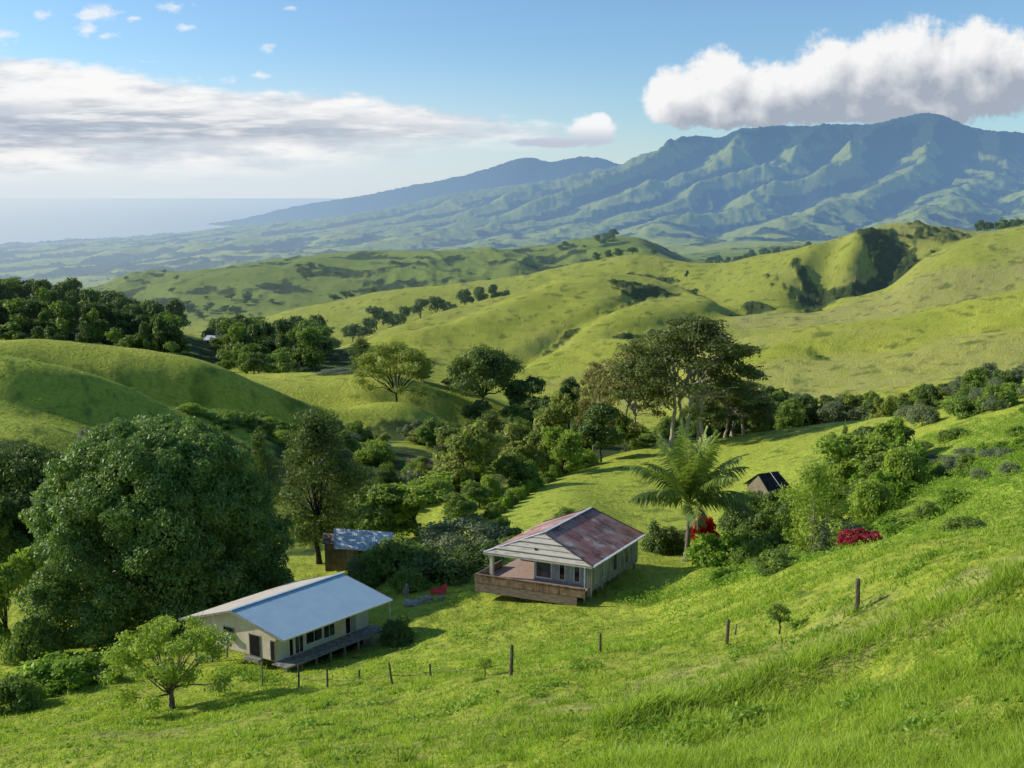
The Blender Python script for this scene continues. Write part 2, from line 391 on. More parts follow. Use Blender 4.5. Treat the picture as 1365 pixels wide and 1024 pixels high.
W = bpy.data.worlds.new('World'); S.world = W; W.use_nodes = True
W.cycles.sampling_method = 'NONE'
def build_sky():
    b = NT(W.node_tree)
    bg = W.node_tree.nodes['Background']
    sky = b.add('ShaderNodeTexSky', sky_type='NISHITA', sun_disc=False)
    sky.sun_elevation = SUN_EL; sky.sun_rotation = R(-90) + SUN_A
    sky.altitude = 300; sky.air_density = 1.0; sky.dust_density = 0.6; sky.ozone_density = 2.2
    d = E(b, b.add('ShaderNodeTexCoord').outputs['Generated'])
    x, y, z = b.sep(d)
    yy = y.max(0.08)
    U = x / yy; V = z / yy
    front = b.ramp(y, 0.1, 0.3)
    def uv(px, py):
        a = at(px, py, 1.0); return float(a[0]), float(a[2])
    P = b.vec(U, V, 0.0)

    # --- heap cloud resting on the mountain
    blobs = [(905,132,50,46),(960,118,54,52),(1012,128,56,46),(1062,118,56,50),(1108,80,28,36),(1095,104,54,56),(1152,104,64,62),(1214,80,72,62),(1255,98,64,60),(1304,68,44,46),(1335,92,66,60),(1390,92,74,58),(1460,96,84,62),(1180,130,94,50),(1290,124,94,48),(960,142,84,40),(1080,148,100,40),(1010,156,110,32),(1140,154,110,36),(1240,144,110,40)]
    g = bpy.data.node_groups.new('heap_cloud', 'ShaderNodeTree')
    g.interface.new_socket('P', in_out='INPUT', socket_type='NodeSocketVector')
    g.interface.new_socket('Density', in_out='OUTPUT', socket_type='NodeSocketFloat')
    gb = NT(g); gi = gb.add('NodeGroupInput'); go = gb.add('NodeGroupOutput')
    p0 = E(gb, gi.outputs[0])
    wn = gb.add('ShaderNodeTexNoise'); gb.put(wn.inputs['Vector'], p0); wn.inputs['Scale'].default_value = 16; wn.inputs['Detail'].default_value = 3
    wv = gb.vmul(gb.vadd(E(gb, wn.outputs['Color']), (-0.5, -0.5, -0.5)), (0.030, 0.026, 0.0))
    p1 = gb.vadd(p0, wv)
    gx, gy, _ = gb.sep(p1)
    acc = None
    for bx, by, rx, ry in blobs:
        cu, cv = uv(bx, by); ru, rv = rx / F_PX, ry / F_PX
        ax = (gx - cu) * (1 / ru); ay = (gy - cv) * (1 / rv)
        dd = 1.0 - gb.math('SQRT', ax * ax + ay * ay)
        if acc is None: acc = dd
        else: acc = gb.math('SMOOTH_MAX', acc, dd, 0.25)
    f1 = gb.noise(p0, 34, 4, 0.58)
    f2 = gb.noise(p0, 100, 3, 0.6)
    dens = acc + (f1 - 0.5) * 0.80 + (f2 - 0.5) * 0.36
    # flat base, rising a little toward the right
    gx0, gy0, _ = gb.sep(p0)
    u0, v0 = uv(880, 194); u1, v1 = uv(1365, 184)
    base = (gx0 - u0) * ((v1 - v0) / (u1 - u0)) + v0
    bb = gb.ramp(gy0 + (f1 - 0.5) * 0.034 - base, -0.010, 0.024)
    dens = dens - (1.0 - bb) * 1.6
    gb.put(go.inputs[0], dens)
    def heap(vec):
        n = b.add('ShaderNodeGroup'); n.node_tree = g; b.put(n.inputs[0], vec); return E(b, n.outputs[0])
    dA = heap(P); dB = heap(b.vadd(P, (-0.016, 0.020, 0)))
    heap_m = b.ramp(dA, 0.0, 0.36)
    u0, v0 = uv(1050, 178); u1, v1 = uv(1050, 60)
    hgt = b.ramp(V, v0, v1)
    ur, _v = uv(1180, 100); ul, _v = uv(880, 100)
    lit = 0.15 + hgt * 0.55 - b.math('MAXIMUM', dB, 0.0) * 0.40 + (dA - dB) * 0.50 + b.ramp(U, ur, ul) * 0.40  # sunny upper left and shaded underside painted into the cloud colour
    lit = b.ramp(lit, 0.0, 0.90, smooth=False)
    heap_c = b.mix(lit, CL_GREY, CL_WHITE)

    # --- long layered bank over the sea
    def line(pts):
        """piecewise-linear V(U) through picture points as a curve"""
        n = b.add('ShaderNodeFloatCurve'); c = n.mapping.curves[0]
        n.mapping.use_clip = False
        UV = [uv(*q) for q in pts]
        sc = [((q[0] + 0.8) / 1.6, q[1] * 2.5) for q in UV]
        c.points[0].location = sc[0]; c.points[1].location = sc[-1]
        for q in sc[1:-1]: c.points.new(*q)
        n.mapping.update()
        b.put(n.inputs['Value'], (U + 0.8) * (1 / 1.6))
        return E(b, n.outputs[0]) * 0.4
    stretch = b.vmul(P, (0.26, 1.0, 1.0))
    n1 = b.noise(stretch, 40, 4, 0.6); n2 = b.noise(stretch, 14, 2, 0.5); n3 = b.noise(b.vmul(P, (0.12, 1, 1)), 34, 3, 0.55)
    n4 = b.noise(b.vmul(P, (0.6, 1, 1)), 60, 4, 0.6)
    top = line([(-350,60),(0,72),(120,84),(230,100),(300,114),(450,124),(560,138),(640,148),(700,160),(790,174),(860,188),(1765,230)])
    bot = line([(-350,255),(0,250),(300,240),(500,222),(650,208),(760,200),(830,196),(1765,225)])
    rt = uv(860, 180)[0]
    fade_r = b.ramp(U, rt, rt - 0.14)
    upper = b.ramp(top - V + (n1 - 0.5) * 0.030 + (n4 - 0.5) * 0.018, -0.002, 0.011)
    lower = b.ramp(V - bot + (n2 - 0.5) * 0.03, -0.004, 0.030, 0.0, 1.0)
    hole = b.ramp(n3 * 0.7 + n1 * 0.3 + fade_r * 0.16 + (top - V) * 0.4 + 0.05, 0.41, 0.59)
    bank_m = upper * lower * fade_r * hole
    # grey belly: the lower two thirds; top painted white as if sunlit
    thick = (top - V) * 22.0
    belly_lo = line([(-350,205),(0,205),(200,198),(400,192),(600,188),(690,178),(850,195),(1765,230)])
    belly_hi = line([(-350,135),(0,140),(200,148),(400,155),(600,166),(700,174),(850,188),(1765,230)])
    belly = b.ramp(belly_hi - V + (n1 - 0.5) * 0.034 + (n3 - 0.5) * 0.060, -0.008, 0.014) * b.ramp(V - belly_lo + (n3 - 0.5) * 0.03, -0.006, 0.012)
    n5 = b.noise(b.vmul(P, (0.11, 1, 1)), 85, 4, 0.6)
    belly = belly * b.ramp(n5, 0.62, 0.42, 0.25, 1.0)
    bank_m = bank_m * b.ramp(n5 + (V - belly_lo) * 3.0, 0.36, 0.50, 0.55, 1.0)
    bank_c = b.mix(belly * 0.86, b.mix(b.ramp(n1 * .5 + n3 * .5, 0.41, 0.56), (0.60, 0.65, 0.73), (0.97, 0.96, 0.95)), (0.37, 0.43, 0.53))
    # --- little puffs
    def puff(bx, by, rx, ry, amt=1.0):
        cu, cv = uv(bx, by)
        ax = (U - cu) * (F_PX / rx); ay = (V - cv) * (F_PX / ry)
        return 1.0 - b.math('SQRT', ax * ax + ay * ay)
    acc = None
    for q in [(5,46,32,14),(60,20,22,8),(130,18,40,14),(182,25,18,7),(222,11,36,9),(250,37,22,6),(118,40,30,12),(140,48,26,8),(290,107,40,11),(345,100,22,6),(195,82,24,6),(355,65,20,10),(390,10,14,5)]:
        q = puff(*q); acc = q if acc is None else acc.max(q)
    pn = n4
    puff_m = b.ramp(acc + (pn - 0.5) * 3.4 + (n1 - 0.5) * 1.2, 0.25, 1.25) * 0.88
    pf = puff(787,176,38,24).max(puff(798,166,20,17)).max(puff(740,190,70,8))
    pf2 = b.ramp(pf + (n4 - 0.5) * 0.9, 0.05, 0.4)
    pf2c = b.mix(b.ramp(V, uv(0,192)[1], uv(0,164)[1]), (0.52, 0.58, 0.68), (0.92, 0.93, 0.95))

    base_c = b.mix(1.0, sky.outputs[0], SKY_TINT, 'MULTIPLY')
    # pale moist air low over the sea
    low = b.ramp(V, uv(0,262)[1] + 0.15, 0.0) * b.ramp(U, 0.30, -0.30)
    low2 = b.ramp(V, 0.085, 0.0)
    base_c = b.mix(low * 0.80, base_c, (5.1, 5.4, 5.8))
    base_c = b.mix(low2 * 0.45, base_c, (4.3, 5.0, 5.7))
    k = 1 / 0.15
    def lum(c): return b.vmul(c, (k, k, k))
    c = b.mix(puff_m * front, base_c, lum((0.86, 0.90, 0.95)))
    c = b.mix(bank_m * front * 0.97, c, lum(bank_c))
    c = b.mix(pf2 * front, c, lum(pf2c))
    c = b.mix(heap_m * front, c, lum(heap_c))
    b.put(bg.inputs[0], c); bg.inputs[1].default_value = 0.15
CL_WHITE = (0.93, 0.93, 0.93); CL_GREY = (0.38, 0.43, 0.51); SKY_TINT = (0.72, 0.89, 1.02)
build_sky()

# ---------------------------------------------------------------- terrain object: ground cover by place
forest_and_shade = np.zeros_like(H); dry = np.zeros_like(H); scrub = np.zeros_like(H); lush = np.zeros_like(H); bare = np.zeros_like(H); n1 = np.zeros_like(H); n2 = np.zeros_like(H)
def cavity(sl, s):
    a = H[sl]; return gauss(gauss(a, s, 0), s, 1) - a
def blob(sl, px, py, D, rx, ry):
    p = at(px, py, D)
    return (((XX[sl] - p[0]) / rx)**2 + ((YY[sl] - p[1]) / ry)**2)
def patch(A, px, py, D, rx, ry, val=1.0, n=0.7, s=20, o=4):
    sl = rows(D - 1.8 * ry, D + 1.8 * ry)
    v = val * sstep(1.3, 0.55, blob(sl, px, py, D, rx, ry) + 1.4 * n * NZ[4].fbm(XX[sl] / s, YY[sl] / s, o, .6))
    A[sl] = np.maximum(A[sl], v)
# noise in rings so each is about a few pixels at its finest
for d0, d1, sc in ((7, 60, 3.0), (60, 200, 8.0), (200, 1000, 24.0), (1000, 3000, 90.0), (3000, 14600, 260.0)):
    sl = rows(d0, d1) if d0 > 7 else slice(0, rows(d0, d1).stop)
    if d1 > 14000: sl = slice(sl.start, NV)
    n1[sl] = NZ[9].fbm(XX[sl] / sc, YY[sl] / sc, 5, .6); n2[sl] = NZ[10].fbm(XX[sl] / sc * 2.6 + 40, YY[sl] / sc * 2.6, 4, .6)
sl = slice(rows(2400, 9000).start, NV)
mm = sstep(2400, 3400, DD[sl])
forest_and_shade[sl] = mm * sstep(-0.25, 0.55, cavity(sl, 6.0) / 22.0 + 0.75 * n1[sl] + 0.02 + 0.30 * sstep(-300, -1500, XX[sl]))
forest_and_shade[sl] = np.maximum(forest_and_shade[sl], mm * sstep(260, 470, H[sl] + 200 * n1[sl] + 0.06 * (XX[sl] - 1500)))  # cloud shadow on the upper right slopes painted in as dark forest colour
forest_and_shade[sl] = np.maximum(forest_and_shade[sl], sstep(8600, 9300, DD[sl]))
sl = rows(930, 2800)
hh = sstep(930, 1050, DD[sl]) * (1 - sstep(2200, 2800, DD[sl]))
scrub[sl] += hh * sstep(-0.06, 0.40, cavity(sl, 5.0) / 8.0 + 0.9 * n1[sl])
bare[sl] += 0.35 * hh * sstep(0.35, 0.6, n2[sl])
sl = rows(280, 950)
rr = sstep(300, 380, DD[sl]) * (1 - sstep(850, 950, DD[sl]))
scrub[sl] += rr * 0.75 * sstep(0.50, 0.85, cavity(sl, 5.0) / 2.5 + 0.55 * n1[sl])
dry[sl] += rr * np.clip(0.75 * sstep(-0.15, 0.5, NZ[5].fbm(XX[sl] / 130, YY[sl] / 50, 4)) * sstep(110, 300, XX[sl]) + 0.3 * sstep(0, .5, NZ[2].fbm(XX[sl] / 60, YY[sl] / 60, 4)), 0, 1)
patch(scrub, 1185, 335, 775, 21, 50, 1, .7, 22); patch(scrub, 1080, 370, 720, 6, 60, .7, .6, 16); patch(scrub, 1250, 318, 810, 30, 26, .45, .8, 25)
patch(scrub, 850, 400, 660, 22, 34, .6, 1, 20); patch(scrub, 1010, 408, 650, 9, 25, .7, .6, 14); patch(scrub, 1040, 365, 720, 8, 40, .35, .9, 16)
patch(dry, 1150, 420, 560, 100, 45, .75, .6, 40); patch(dry, 900, 465, 430, 60, 25, .5, .6, 40); patch(dry, 1250, 500, 360, 120, 40, .6, .8, 40)
patch(dry, 1270, 785, 33, 8, 4.0, .9, .8, 3); patch(dry, 930, 915, 35, 9, 6, .6, .9, 3); patch(dry, 1120, 850, 33, 7, 3.0, .7, .9, 3); patch(dry, 740, 960, 33, 7, 3, .4, .9, 3); patch(dry, 1180, 960, 22, 3.5, 1.6, .6, .9, 2); patch(dry, 560, 1000, 33, 4, 2, .5, .9, 2); patch(dry, 1000, 860, 39, 6, 2.5, .6, .9, 3); patch(dry, 250, 980, 50, 6, 2.5, .4, .9, 3)
sl = slice(0, rows(7, 230).stop)
lush[sl] = (1 - sstep(180, 230, DD[sl])) * np.clip(0.45 + 0.9 * n1[sl], 0, 1)
patch(lush, 1300, 640, 85, 22, 32, 1, .6, 12)
for a in [(560,640,172,16,20),(500,640,160,24,22),(740,560,225,50,26),(1100,545,250,90,18),(150,690,118,30,9),(60,700,115,26,9),(900,560,255,60,18),(150,430,430,90,60),(330,460,420,70,55)]:
    patch(scrub, *a, .85, .8, 14)
patch(bare, 562, 594, 178, 3.4, 4, 1, .6, 3); patch(bare, 1290, 985, 19.5, .9, .30, .8, .9, .7); patch(bare, 455, 868, 73.4, 5.5, 1.4, .85, .6, 2)
dry = np.clip(dry, 0, 1); scrub = np.clip(scrub, 0, 1)
# shrubs and woods stand up from the ground
scf = sstep(0.25, 0.6, scrub + 0.5 * n2); fof = sstep(0.3, 0.7, forest_and_shade + 0.25 * n2)
wob = np.clip(n2 * 1.6 + .4, 0, 1.5)
H += scf * np.clip(DD / 400, 0.25, 2.2) * 1.6 * wob * sstep(250, 500, DD) + fof * 16 * wob

def terrain_colour():
    def L(a, b, f): f = np.clip(f, 0, 1)[..., None]; return a + (b - a) * f
    c = L(np.array(GRASS_A), np.array(GRASS_B), .5 + 1.1 * n2)
    c = L(c, np.array(GRASS_C), .35 + .8 * n1)
    c = L(c, np.array(GRASS_L), lush * .55)
    c = L(c, np.array(GRASS_D), dry * np.clip(.75 + n2, .3, 1))
    c = L(c, np.array(GRASS_K), 0.8 * sstep(.08, .45, n2 + .45 * n1))
    c = L(c, np.array(SCRUB) + (np.array(SCRUB2) - np.array(SCRUB)) * np.clip(.45 + 1.2 * n2, 0, 1)[..., None], scf * .93)
    c = L(c, np.array((.012, .027, .015)) + np.array((.016, .028, .008)) * np.clip(.5 + 1.2 * n2, 0, 1)[..., None], fof * .95)
    c = L(c, np.array((.12, .062, .035)) + np.array((.18, .13, .085)) * np.clip(.5 + n2, 0, 1)[..., None], sstep(.35, .75, bare + .4 * n2) * .9)
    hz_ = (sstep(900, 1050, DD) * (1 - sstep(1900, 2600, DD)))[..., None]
    c = c * (1 - hz_ * (1 - np.array((.52, .62, .85))))  # scrubby tone, plus weaker sun and haze painted into the hill colour
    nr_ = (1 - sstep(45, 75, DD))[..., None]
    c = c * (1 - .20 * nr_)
    # narrow stock terraces along the slopes
    ter = sstep(.55, .95, np.sin(H * 2.6 + 5 * n1 + 2.5 * n2)) * sstep(30, 60, DD) * (1 - sstep(700, 950, DD)) * np.clip(.4 + n1, 0, 1)
    c = c * (1 - .22 * ter[..., None])
    return c

def terrain_material():
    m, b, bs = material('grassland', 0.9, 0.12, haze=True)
    p = b.pos(); x, y, z = b.sep(p)
    n_fine = b.noise(p, 1.1, 5, 0.68); n_blade = b.noise(p, 6.0, 3, 0.7)
    far = b.ramp(y, 90.0, 420.0)
    c = b.attr_c('cover')
    c = b.mix(b.ramp(n_fine, 0.46, 0.72) * 0.60, c, b.mix(1.0, c, (0.36, 0.45, 0.40), 'MULTIPLY'))
    c = b.mix(b.ramp(n_fine, 0.5, 0.3) * 0.45, c, b.mix(1.0, c, (1.35, 1.25, 1.2), 'MULTIPLY'))
    c = b.mix(b.ramp(n_blade, 0.45, 0.75) * (1.0 - far) * 0.55, c, b.mix(1.0, c, (0.4, 0.48, 0.4), 'MULTIPLY'))
    b.put(bs.inputs['Base Color'], c)
    bump(b, bs, n_fine * b.ramp(y, 60.0, 900.0, 0.45, 2.4), 1.0, 0.9)
    return m
GRASS_A = (0.275, 0.335, 0.036); GRASS_B = (0.440, 0.470, 0.060); GRASS_C = (0.530, 0.515, 0.080); GRASS_L = (0.225, 0.350, 0.036)
GRASS_D = (0.420, 0.370, 0.150); GRASS_K = (0.120, 0.180, 0.022); SCRUB = (0.022, 0.044, 0.012); SCRUB2 = (0.070, 0.105, 0.026)
def terrain_object():
    V = np.stack([XX.ravel(), YY.ravel(), H.ravel()], 1)
    i, j = np.meshgrid(np.arange(NU - 1), np.arange(NV - 1))
    a = (j * NU + i).ravel()
    F = np.stack([a, a + 1, a + NU + 1, a + NU], 1).ravel()
    me = mesh_np('terrain', V, F, 4, [terrain_material()], True)
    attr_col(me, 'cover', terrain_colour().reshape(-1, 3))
    return link('terrain', me, kind='structure', label='rolling green grass hills rising to a hazy forested mountain')
terrain_object()

def sea_object():
    m, b, bs = material('sea_water', 0.35, 0.5, haze=False)
    p = b.pos(); x, y, z = b.sep(p)
    n = b.noise(b.vmul(p, (0.0004, 0.0012, 1)), 1.0, 5, 0.6)
    b.put(bs.inputs['Base Color'], b.mix(n, (0.045, 0.12, 0.19), (0.07, 0.16, 0.235)))
    bump(b, bs, b.noise(b.vmul(p, (0.012, 0.02, 1)), 1.0, 4, 0.6), 6.0, 0.6)
    # haze painted as a glow into the sea colour, as on land
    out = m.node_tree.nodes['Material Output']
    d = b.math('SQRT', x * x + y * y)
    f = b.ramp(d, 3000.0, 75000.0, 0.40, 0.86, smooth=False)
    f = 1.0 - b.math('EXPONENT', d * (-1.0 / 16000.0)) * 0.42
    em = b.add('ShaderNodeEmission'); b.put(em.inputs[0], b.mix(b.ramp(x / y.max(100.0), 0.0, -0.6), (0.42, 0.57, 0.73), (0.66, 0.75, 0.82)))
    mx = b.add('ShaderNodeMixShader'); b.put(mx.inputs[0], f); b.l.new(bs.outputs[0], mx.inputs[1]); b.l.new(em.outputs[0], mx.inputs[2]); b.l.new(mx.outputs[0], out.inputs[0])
    V = [(-160000, 2500, SEA_Z), (160000, 2500, SEA_Z), (160000, 160000, SEA_Z), (-160000, 160000, SEA_Z)]
    me = mesh_np('sea', V, np.arange(4), 4, [m])
    link('sea', me, kind='structure', label='pale blue sea reaching a hazy horizon')
sea_object()
# ---------------------------------------------------------------- foliage tools
def leaf_material(name, c1, c2, c3=None, trans=0.35, rough=0.55, spec=0.3, haze=False):
    m, b, bs = material(name, rough, spec, haze=False)
    v = b.attr('v'); ri = b.rnd_obj()
    c = b.mix(v, c1, c2)
    if c3: c = b.mix(b.ramp(v, 0.78, 1.0), c, c3)
    c = b.mix(ri * 0.30, c, b.mix(1.0, c, (0.72, 0.82, 0.70), 'MULTIPLY'))
    b.put(bs.inputs['Base Color'], c)
    t = b.add('ShaderNodeBsdfTranslucent'); b.put(t.inputs[0], b.mix(1.0, c, (1.35, 1.45, 0.6), 'MULTIPLY'))
    mx = b.add('ShaderNodeMixShader'); mx.inputs[0].default_value = trans
    b.l.new(bs.outputs[0], mx.inputs[1]); b.l.new(t.outputs[0], mx.inputs[2])
    out = m.node_tree.nodes['Material Output']
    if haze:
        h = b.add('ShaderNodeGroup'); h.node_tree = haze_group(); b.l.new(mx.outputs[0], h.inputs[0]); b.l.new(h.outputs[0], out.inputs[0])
    else: b.l.new(mx.outputs[0], out.inputs[0])
    return m

def bark_material(name, c1, c2, haze=False):
    m, b, bs = material(name, 0.9, 0.15, haze)
    p = b.obj()
    n = b.noise(b.vmul(p, (4, 4, 1.2)), 2.0, 4, 0.65)
    b.put(bs.inputs['Base Color'], b.mix(b.ramp(n, 0.35, 0.65), c1, c2)); bump(b, bs, n, 0.05, 0.6)
    return m

def unit(a): return a / np.maximum(np.linalg.norm(a, axis=-1, keepdims=True), 1e-9)

def leaves(g, P, N, size, aspect=0.5, jitter=0.5, droop=0.0):
    """diamond leaves at P facing roughly along N -> verts, face ids"""
    n = len(P)
    nn = unit(N + g.normal(0, jitter, (n, 3)))
    t = unit(np.cross(nn, g.normal(0, 1, (n, 3))))
    t[:, 2] -= droop; t = unit(t)
    b = unit(np.cross(nn, t))
    L = size * g.uniform(0.65, 1.35, (n, 1)); Wd = L * aspect
    V = np.stack([P - t * L * .5, P + b * Wd * .5 - nn * Wd * .08, P + t * L * .5 - nn * L * .12, P - b * Wd * .5 - nn * Wd * .08], 1)
    return V.reshape(-1, 3), np.arange(4 * n)

def clump_leaves(g, clumps, total, size, aspect=0.5, jitter=0.55, droop=0.0, shell=0.55, under=0.35, lump=0.18):
    """clumps: rows cx cy cz rx ry rz; leaves lie through each clump's outer part, fewer underneath"""
    C = np.array(clumps, float)
    area = (C[:, 3] * C[:, 4] + C[:, 3] * C[:, 5] + C[:, 4] * C[:, 5])
    cnt = np.maximum(8, (total * area / area.sum()).astype(int))
    idx = np.repeat(np.arange(len(C)), cnt)
    n = len(idx)
    d = unit(g.normal(0, 1, (n, 3)))
    flip = (d[:, 2] < -0.25) & (g.random(n) > under)
    d[flip, 2] *= -1
    r = shell + (1 - shell) * g.random(n) ** 0.6
    ph = g.uniform(0, 6.28, (len(C), 3))[idx]
    r = r * (1 + lump * (np.sin(d[:, 0] * 5 + ph[:, 0]) * np.sin(d[:, 1] * 5 + ph[:, 1]) + .6 * np.sin(d[:, 2] * 8 + ph[:, 2]))) + g.normal(0, .04, n)
    P = C[idx, :3] + d * C[idx, 3:6] * r[:, None]
    N = d * 0.9 + np.array([0, 0, 0.45])
    V, F = leaves(g, P, N, size, aspect, jitter, droop)
    cv = g.random(len(C))[idx]
    v = np.clip(0.58 * cv + 0.40 * g.random(n) + 0.02, 0, 1)
    return V, F, np.repeat(v, 4)

def crown_mesh(name, g, clumps, total, size, mat, **kw):
    V, F, v = clump_leaves(g, clumps, total, size, **kw)
    me = mesh_np(name, V, F, 4, [mat]); attr(me, 'v', v)
    return me

def tubes(paths, seg=7):
    """paths: list of (points Kx3, radii K) -> verts, quads"""
    VV, FF, o = [], [], 0
    for P, r in paths:
        P = np.asarray(P, float); r = np.asarray(r, float)
        T = unit(np.gradient(P, axis=0))
        ref = np.where(np.abs(T[:, 2:3]) > 0.9, np.array([[1.0, 0, 0]]), np.array([[0, 0, 1.0]]))
        A = unit(np.cross(T, ref)); B = np.cross(T, A)
        for k in range(1, len(P)):                       # keep rings from twisting
            a = A[k - 1] - T[k] * np.dot(A[k - 1], T[k]); A[k] = a / max(np.linalg.norm(a), 1e-9); B[k] = np.cross(T[k], A[k])
        th = np.linspace(0, 2 * np.pi, seg, endpoint=False)
        ring = P[:, None, :] + r[:, None, None] * (np.cos(th)[None, :, None] * A[:, None, :] + np.sin(th)[None, :, None] * B[:, None, :])
        K = len(P); VV.append(ring.reshape(-1, 3))
        i, j = np.meshgrid(np.arange(K - 1), np.arange(seg), indexing='ij')
        a = o + i * seg + j; b = o + i * seg + (j + 1) % seg
        FF.append(np.stack([a, b, b + seg, a + seg], -1).reshape(-1))
        o += K * seg
    return np.concatenate(VV), np.concatenate(FF)

def curve_pts(g, a, b, k=6, bow=0.12, up=0.0):
    a = np.asarray(a, float); b = np.asarray(b, float)
    t = np.linspace(0, 1, k)[:, None]
    L = np.linalg.norm(b - a)
    off = g.normal(0, bow * L, 3) * .6; off[2] += up * L
    w = g.normal(0, 0.015 * L, (k, 3)); w[0] = 0; w[-1] = 0
    return a + (b - a) * t + off * (4 * t * (1 - t)) * .5 + w

def trunk_mesh(name, g, mat, fork, r0, tips, stems=1, spread=0.0, r_tip=0.03, twigs=0, bow=0.12, up=0.08):
    """tapered trunk(s) rising to a fork, limbs reaching the given tips"""
    paths = []
    bases = [np.array([math.cos(6.28 * k / stems + .4) * spread, math.sin(6.28 * k / stems + .4) * spread, -0.25]) for k in range(stems)]
    tips = np.asarray(tips, float)
    for k, bs in enumerate(bases):
        mine = tips[k::stems]
        cen = mine[:, :2].mean(0) if len(mine) else np.zeros(2)
        fk = np.array([bs[0] + (cen[0] - bs[0]) * .25, bs[1] + (cen[1] - bs[1]) * .25, fork * g.uniform(.85, 1.15)])
        P = curve_pts(g, bs, fk, 7, 0.06)
        rr = np.linspace(r0, r0 * .68, 7); rr[0] *= 1.45; rr[1] *= 1.12
        paths.append((P, rr))
        for tp in mine:
            rl = r0 * g.uniform(.34, .52)
            st = fk + (0, 0, -fork * 0.12 * g.random())
            Q = curve_pts(g, st, tp, 7, bow, up)
            paths.append((Q, np.linspace(rl, r_tip, 7)))
            for _ in range(twigs):
                q = Q[g.integers(2, 6)]
                e = q + (tp - st) * g.uniform(.2, .4) + g.normal(0, .12 * np.linalg.norm(tp - st), 3)
                paths.append((curve_pts(g, q, e, 4, .1, .05), np.linspace(rl * .4, r_tip * .6, 4)))
    V, F = tubes(paths)
    return mesh_np(name, V, F, 4, [mat], True)

def ellipsoid_clumps(g, n, R, H0, H1, rc, squash=0.75, power=1.0, hollow=0.45, flat_bottom=0.0):
    """clump centres spread over an ellipsoidal crown of radius R between heights H0 and H1"""
    out = []
    zc, hz = (H0 + H1) / 2, (H1 - H0) / 2
    k = 0
    while len(out) < n and k < n * 40:
        k += 1
        d = unit(g.normal(0, 1, 3)); d[2] = d[2] if d[2] > -0.75 else -d[2]
        rr = (hollow + (1 - hollow) * g.random()) ** power
        p = np.array([d[0] * R, d[1] * R, zc + d[2] * hz]) * [rr, rr, 1] 
        p[2] = zc + d[2] * hz * rr
        if p[2] < H0 + flat_bottom * (H1 - H0): continue
        s = rc * g.uniform(.7, 1.3)
        p[:2] *= max(0.2, 1 - s * .5 / R); 
        out.append([*p, s, s, s * squash])
    return out

HAZE_TREES = True
LM = {
 'mango': leaf_material('mango_leaves', (0.093, 0.169, 0.033), (0.234, 0.333, 0.069), (0.430, 0.477, 0.128), .28, .5, .35),
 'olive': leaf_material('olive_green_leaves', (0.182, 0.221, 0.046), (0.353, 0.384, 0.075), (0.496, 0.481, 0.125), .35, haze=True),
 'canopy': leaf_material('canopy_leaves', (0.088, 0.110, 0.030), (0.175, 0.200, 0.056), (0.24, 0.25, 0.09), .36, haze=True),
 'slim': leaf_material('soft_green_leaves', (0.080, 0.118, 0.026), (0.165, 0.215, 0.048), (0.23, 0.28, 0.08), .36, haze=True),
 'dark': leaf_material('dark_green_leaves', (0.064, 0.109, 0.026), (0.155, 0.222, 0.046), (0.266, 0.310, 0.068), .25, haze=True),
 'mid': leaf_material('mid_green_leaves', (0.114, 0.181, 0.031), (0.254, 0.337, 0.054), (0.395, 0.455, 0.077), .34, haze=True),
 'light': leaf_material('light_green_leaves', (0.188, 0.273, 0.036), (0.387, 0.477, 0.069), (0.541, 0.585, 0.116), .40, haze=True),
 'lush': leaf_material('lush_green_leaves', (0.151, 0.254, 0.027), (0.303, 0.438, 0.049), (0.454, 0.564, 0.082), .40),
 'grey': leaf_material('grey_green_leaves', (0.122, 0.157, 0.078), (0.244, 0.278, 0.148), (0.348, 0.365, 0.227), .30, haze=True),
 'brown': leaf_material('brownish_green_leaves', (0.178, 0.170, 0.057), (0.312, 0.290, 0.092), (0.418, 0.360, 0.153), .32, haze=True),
 'palm': leaf_material('palm_leaflets', (0.096, 0.148, 0.031), (0.217, 0.287, 0.062), (0.365, 0.418, 0.104), .35, .4, .45),
 'magenta': leaf_material('magenta_blossoms', (0.22, 0.006, 0.025), (0.50, 0.028, 0.075), (0.62, 0.10, 0.16), .3),
 'scarlet': leaf_material('scarlet_blossoms', (0.62, 0.012, 0.012), (0.85, 0.03, 0.02), None, .3),
}
BK = {
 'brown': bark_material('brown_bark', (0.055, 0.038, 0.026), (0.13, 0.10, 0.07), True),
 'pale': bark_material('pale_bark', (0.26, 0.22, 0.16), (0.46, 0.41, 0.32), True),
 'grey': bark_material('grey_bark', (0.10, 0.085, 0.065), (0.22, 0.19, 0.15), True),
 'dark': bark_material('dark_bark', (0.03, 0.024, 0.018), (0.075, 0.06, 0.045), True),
}
PROTO = {}; LAST = {}
def proto(key, make):
    """make(g) -> dict part name -> mesh; built at a nominal size, with 'size' = (width, height)"""
    if key not in PROTO: PROTO[key] = make(np.random.default_rng(sum(map(ord, key)) * 7))
    return PROTO[key]

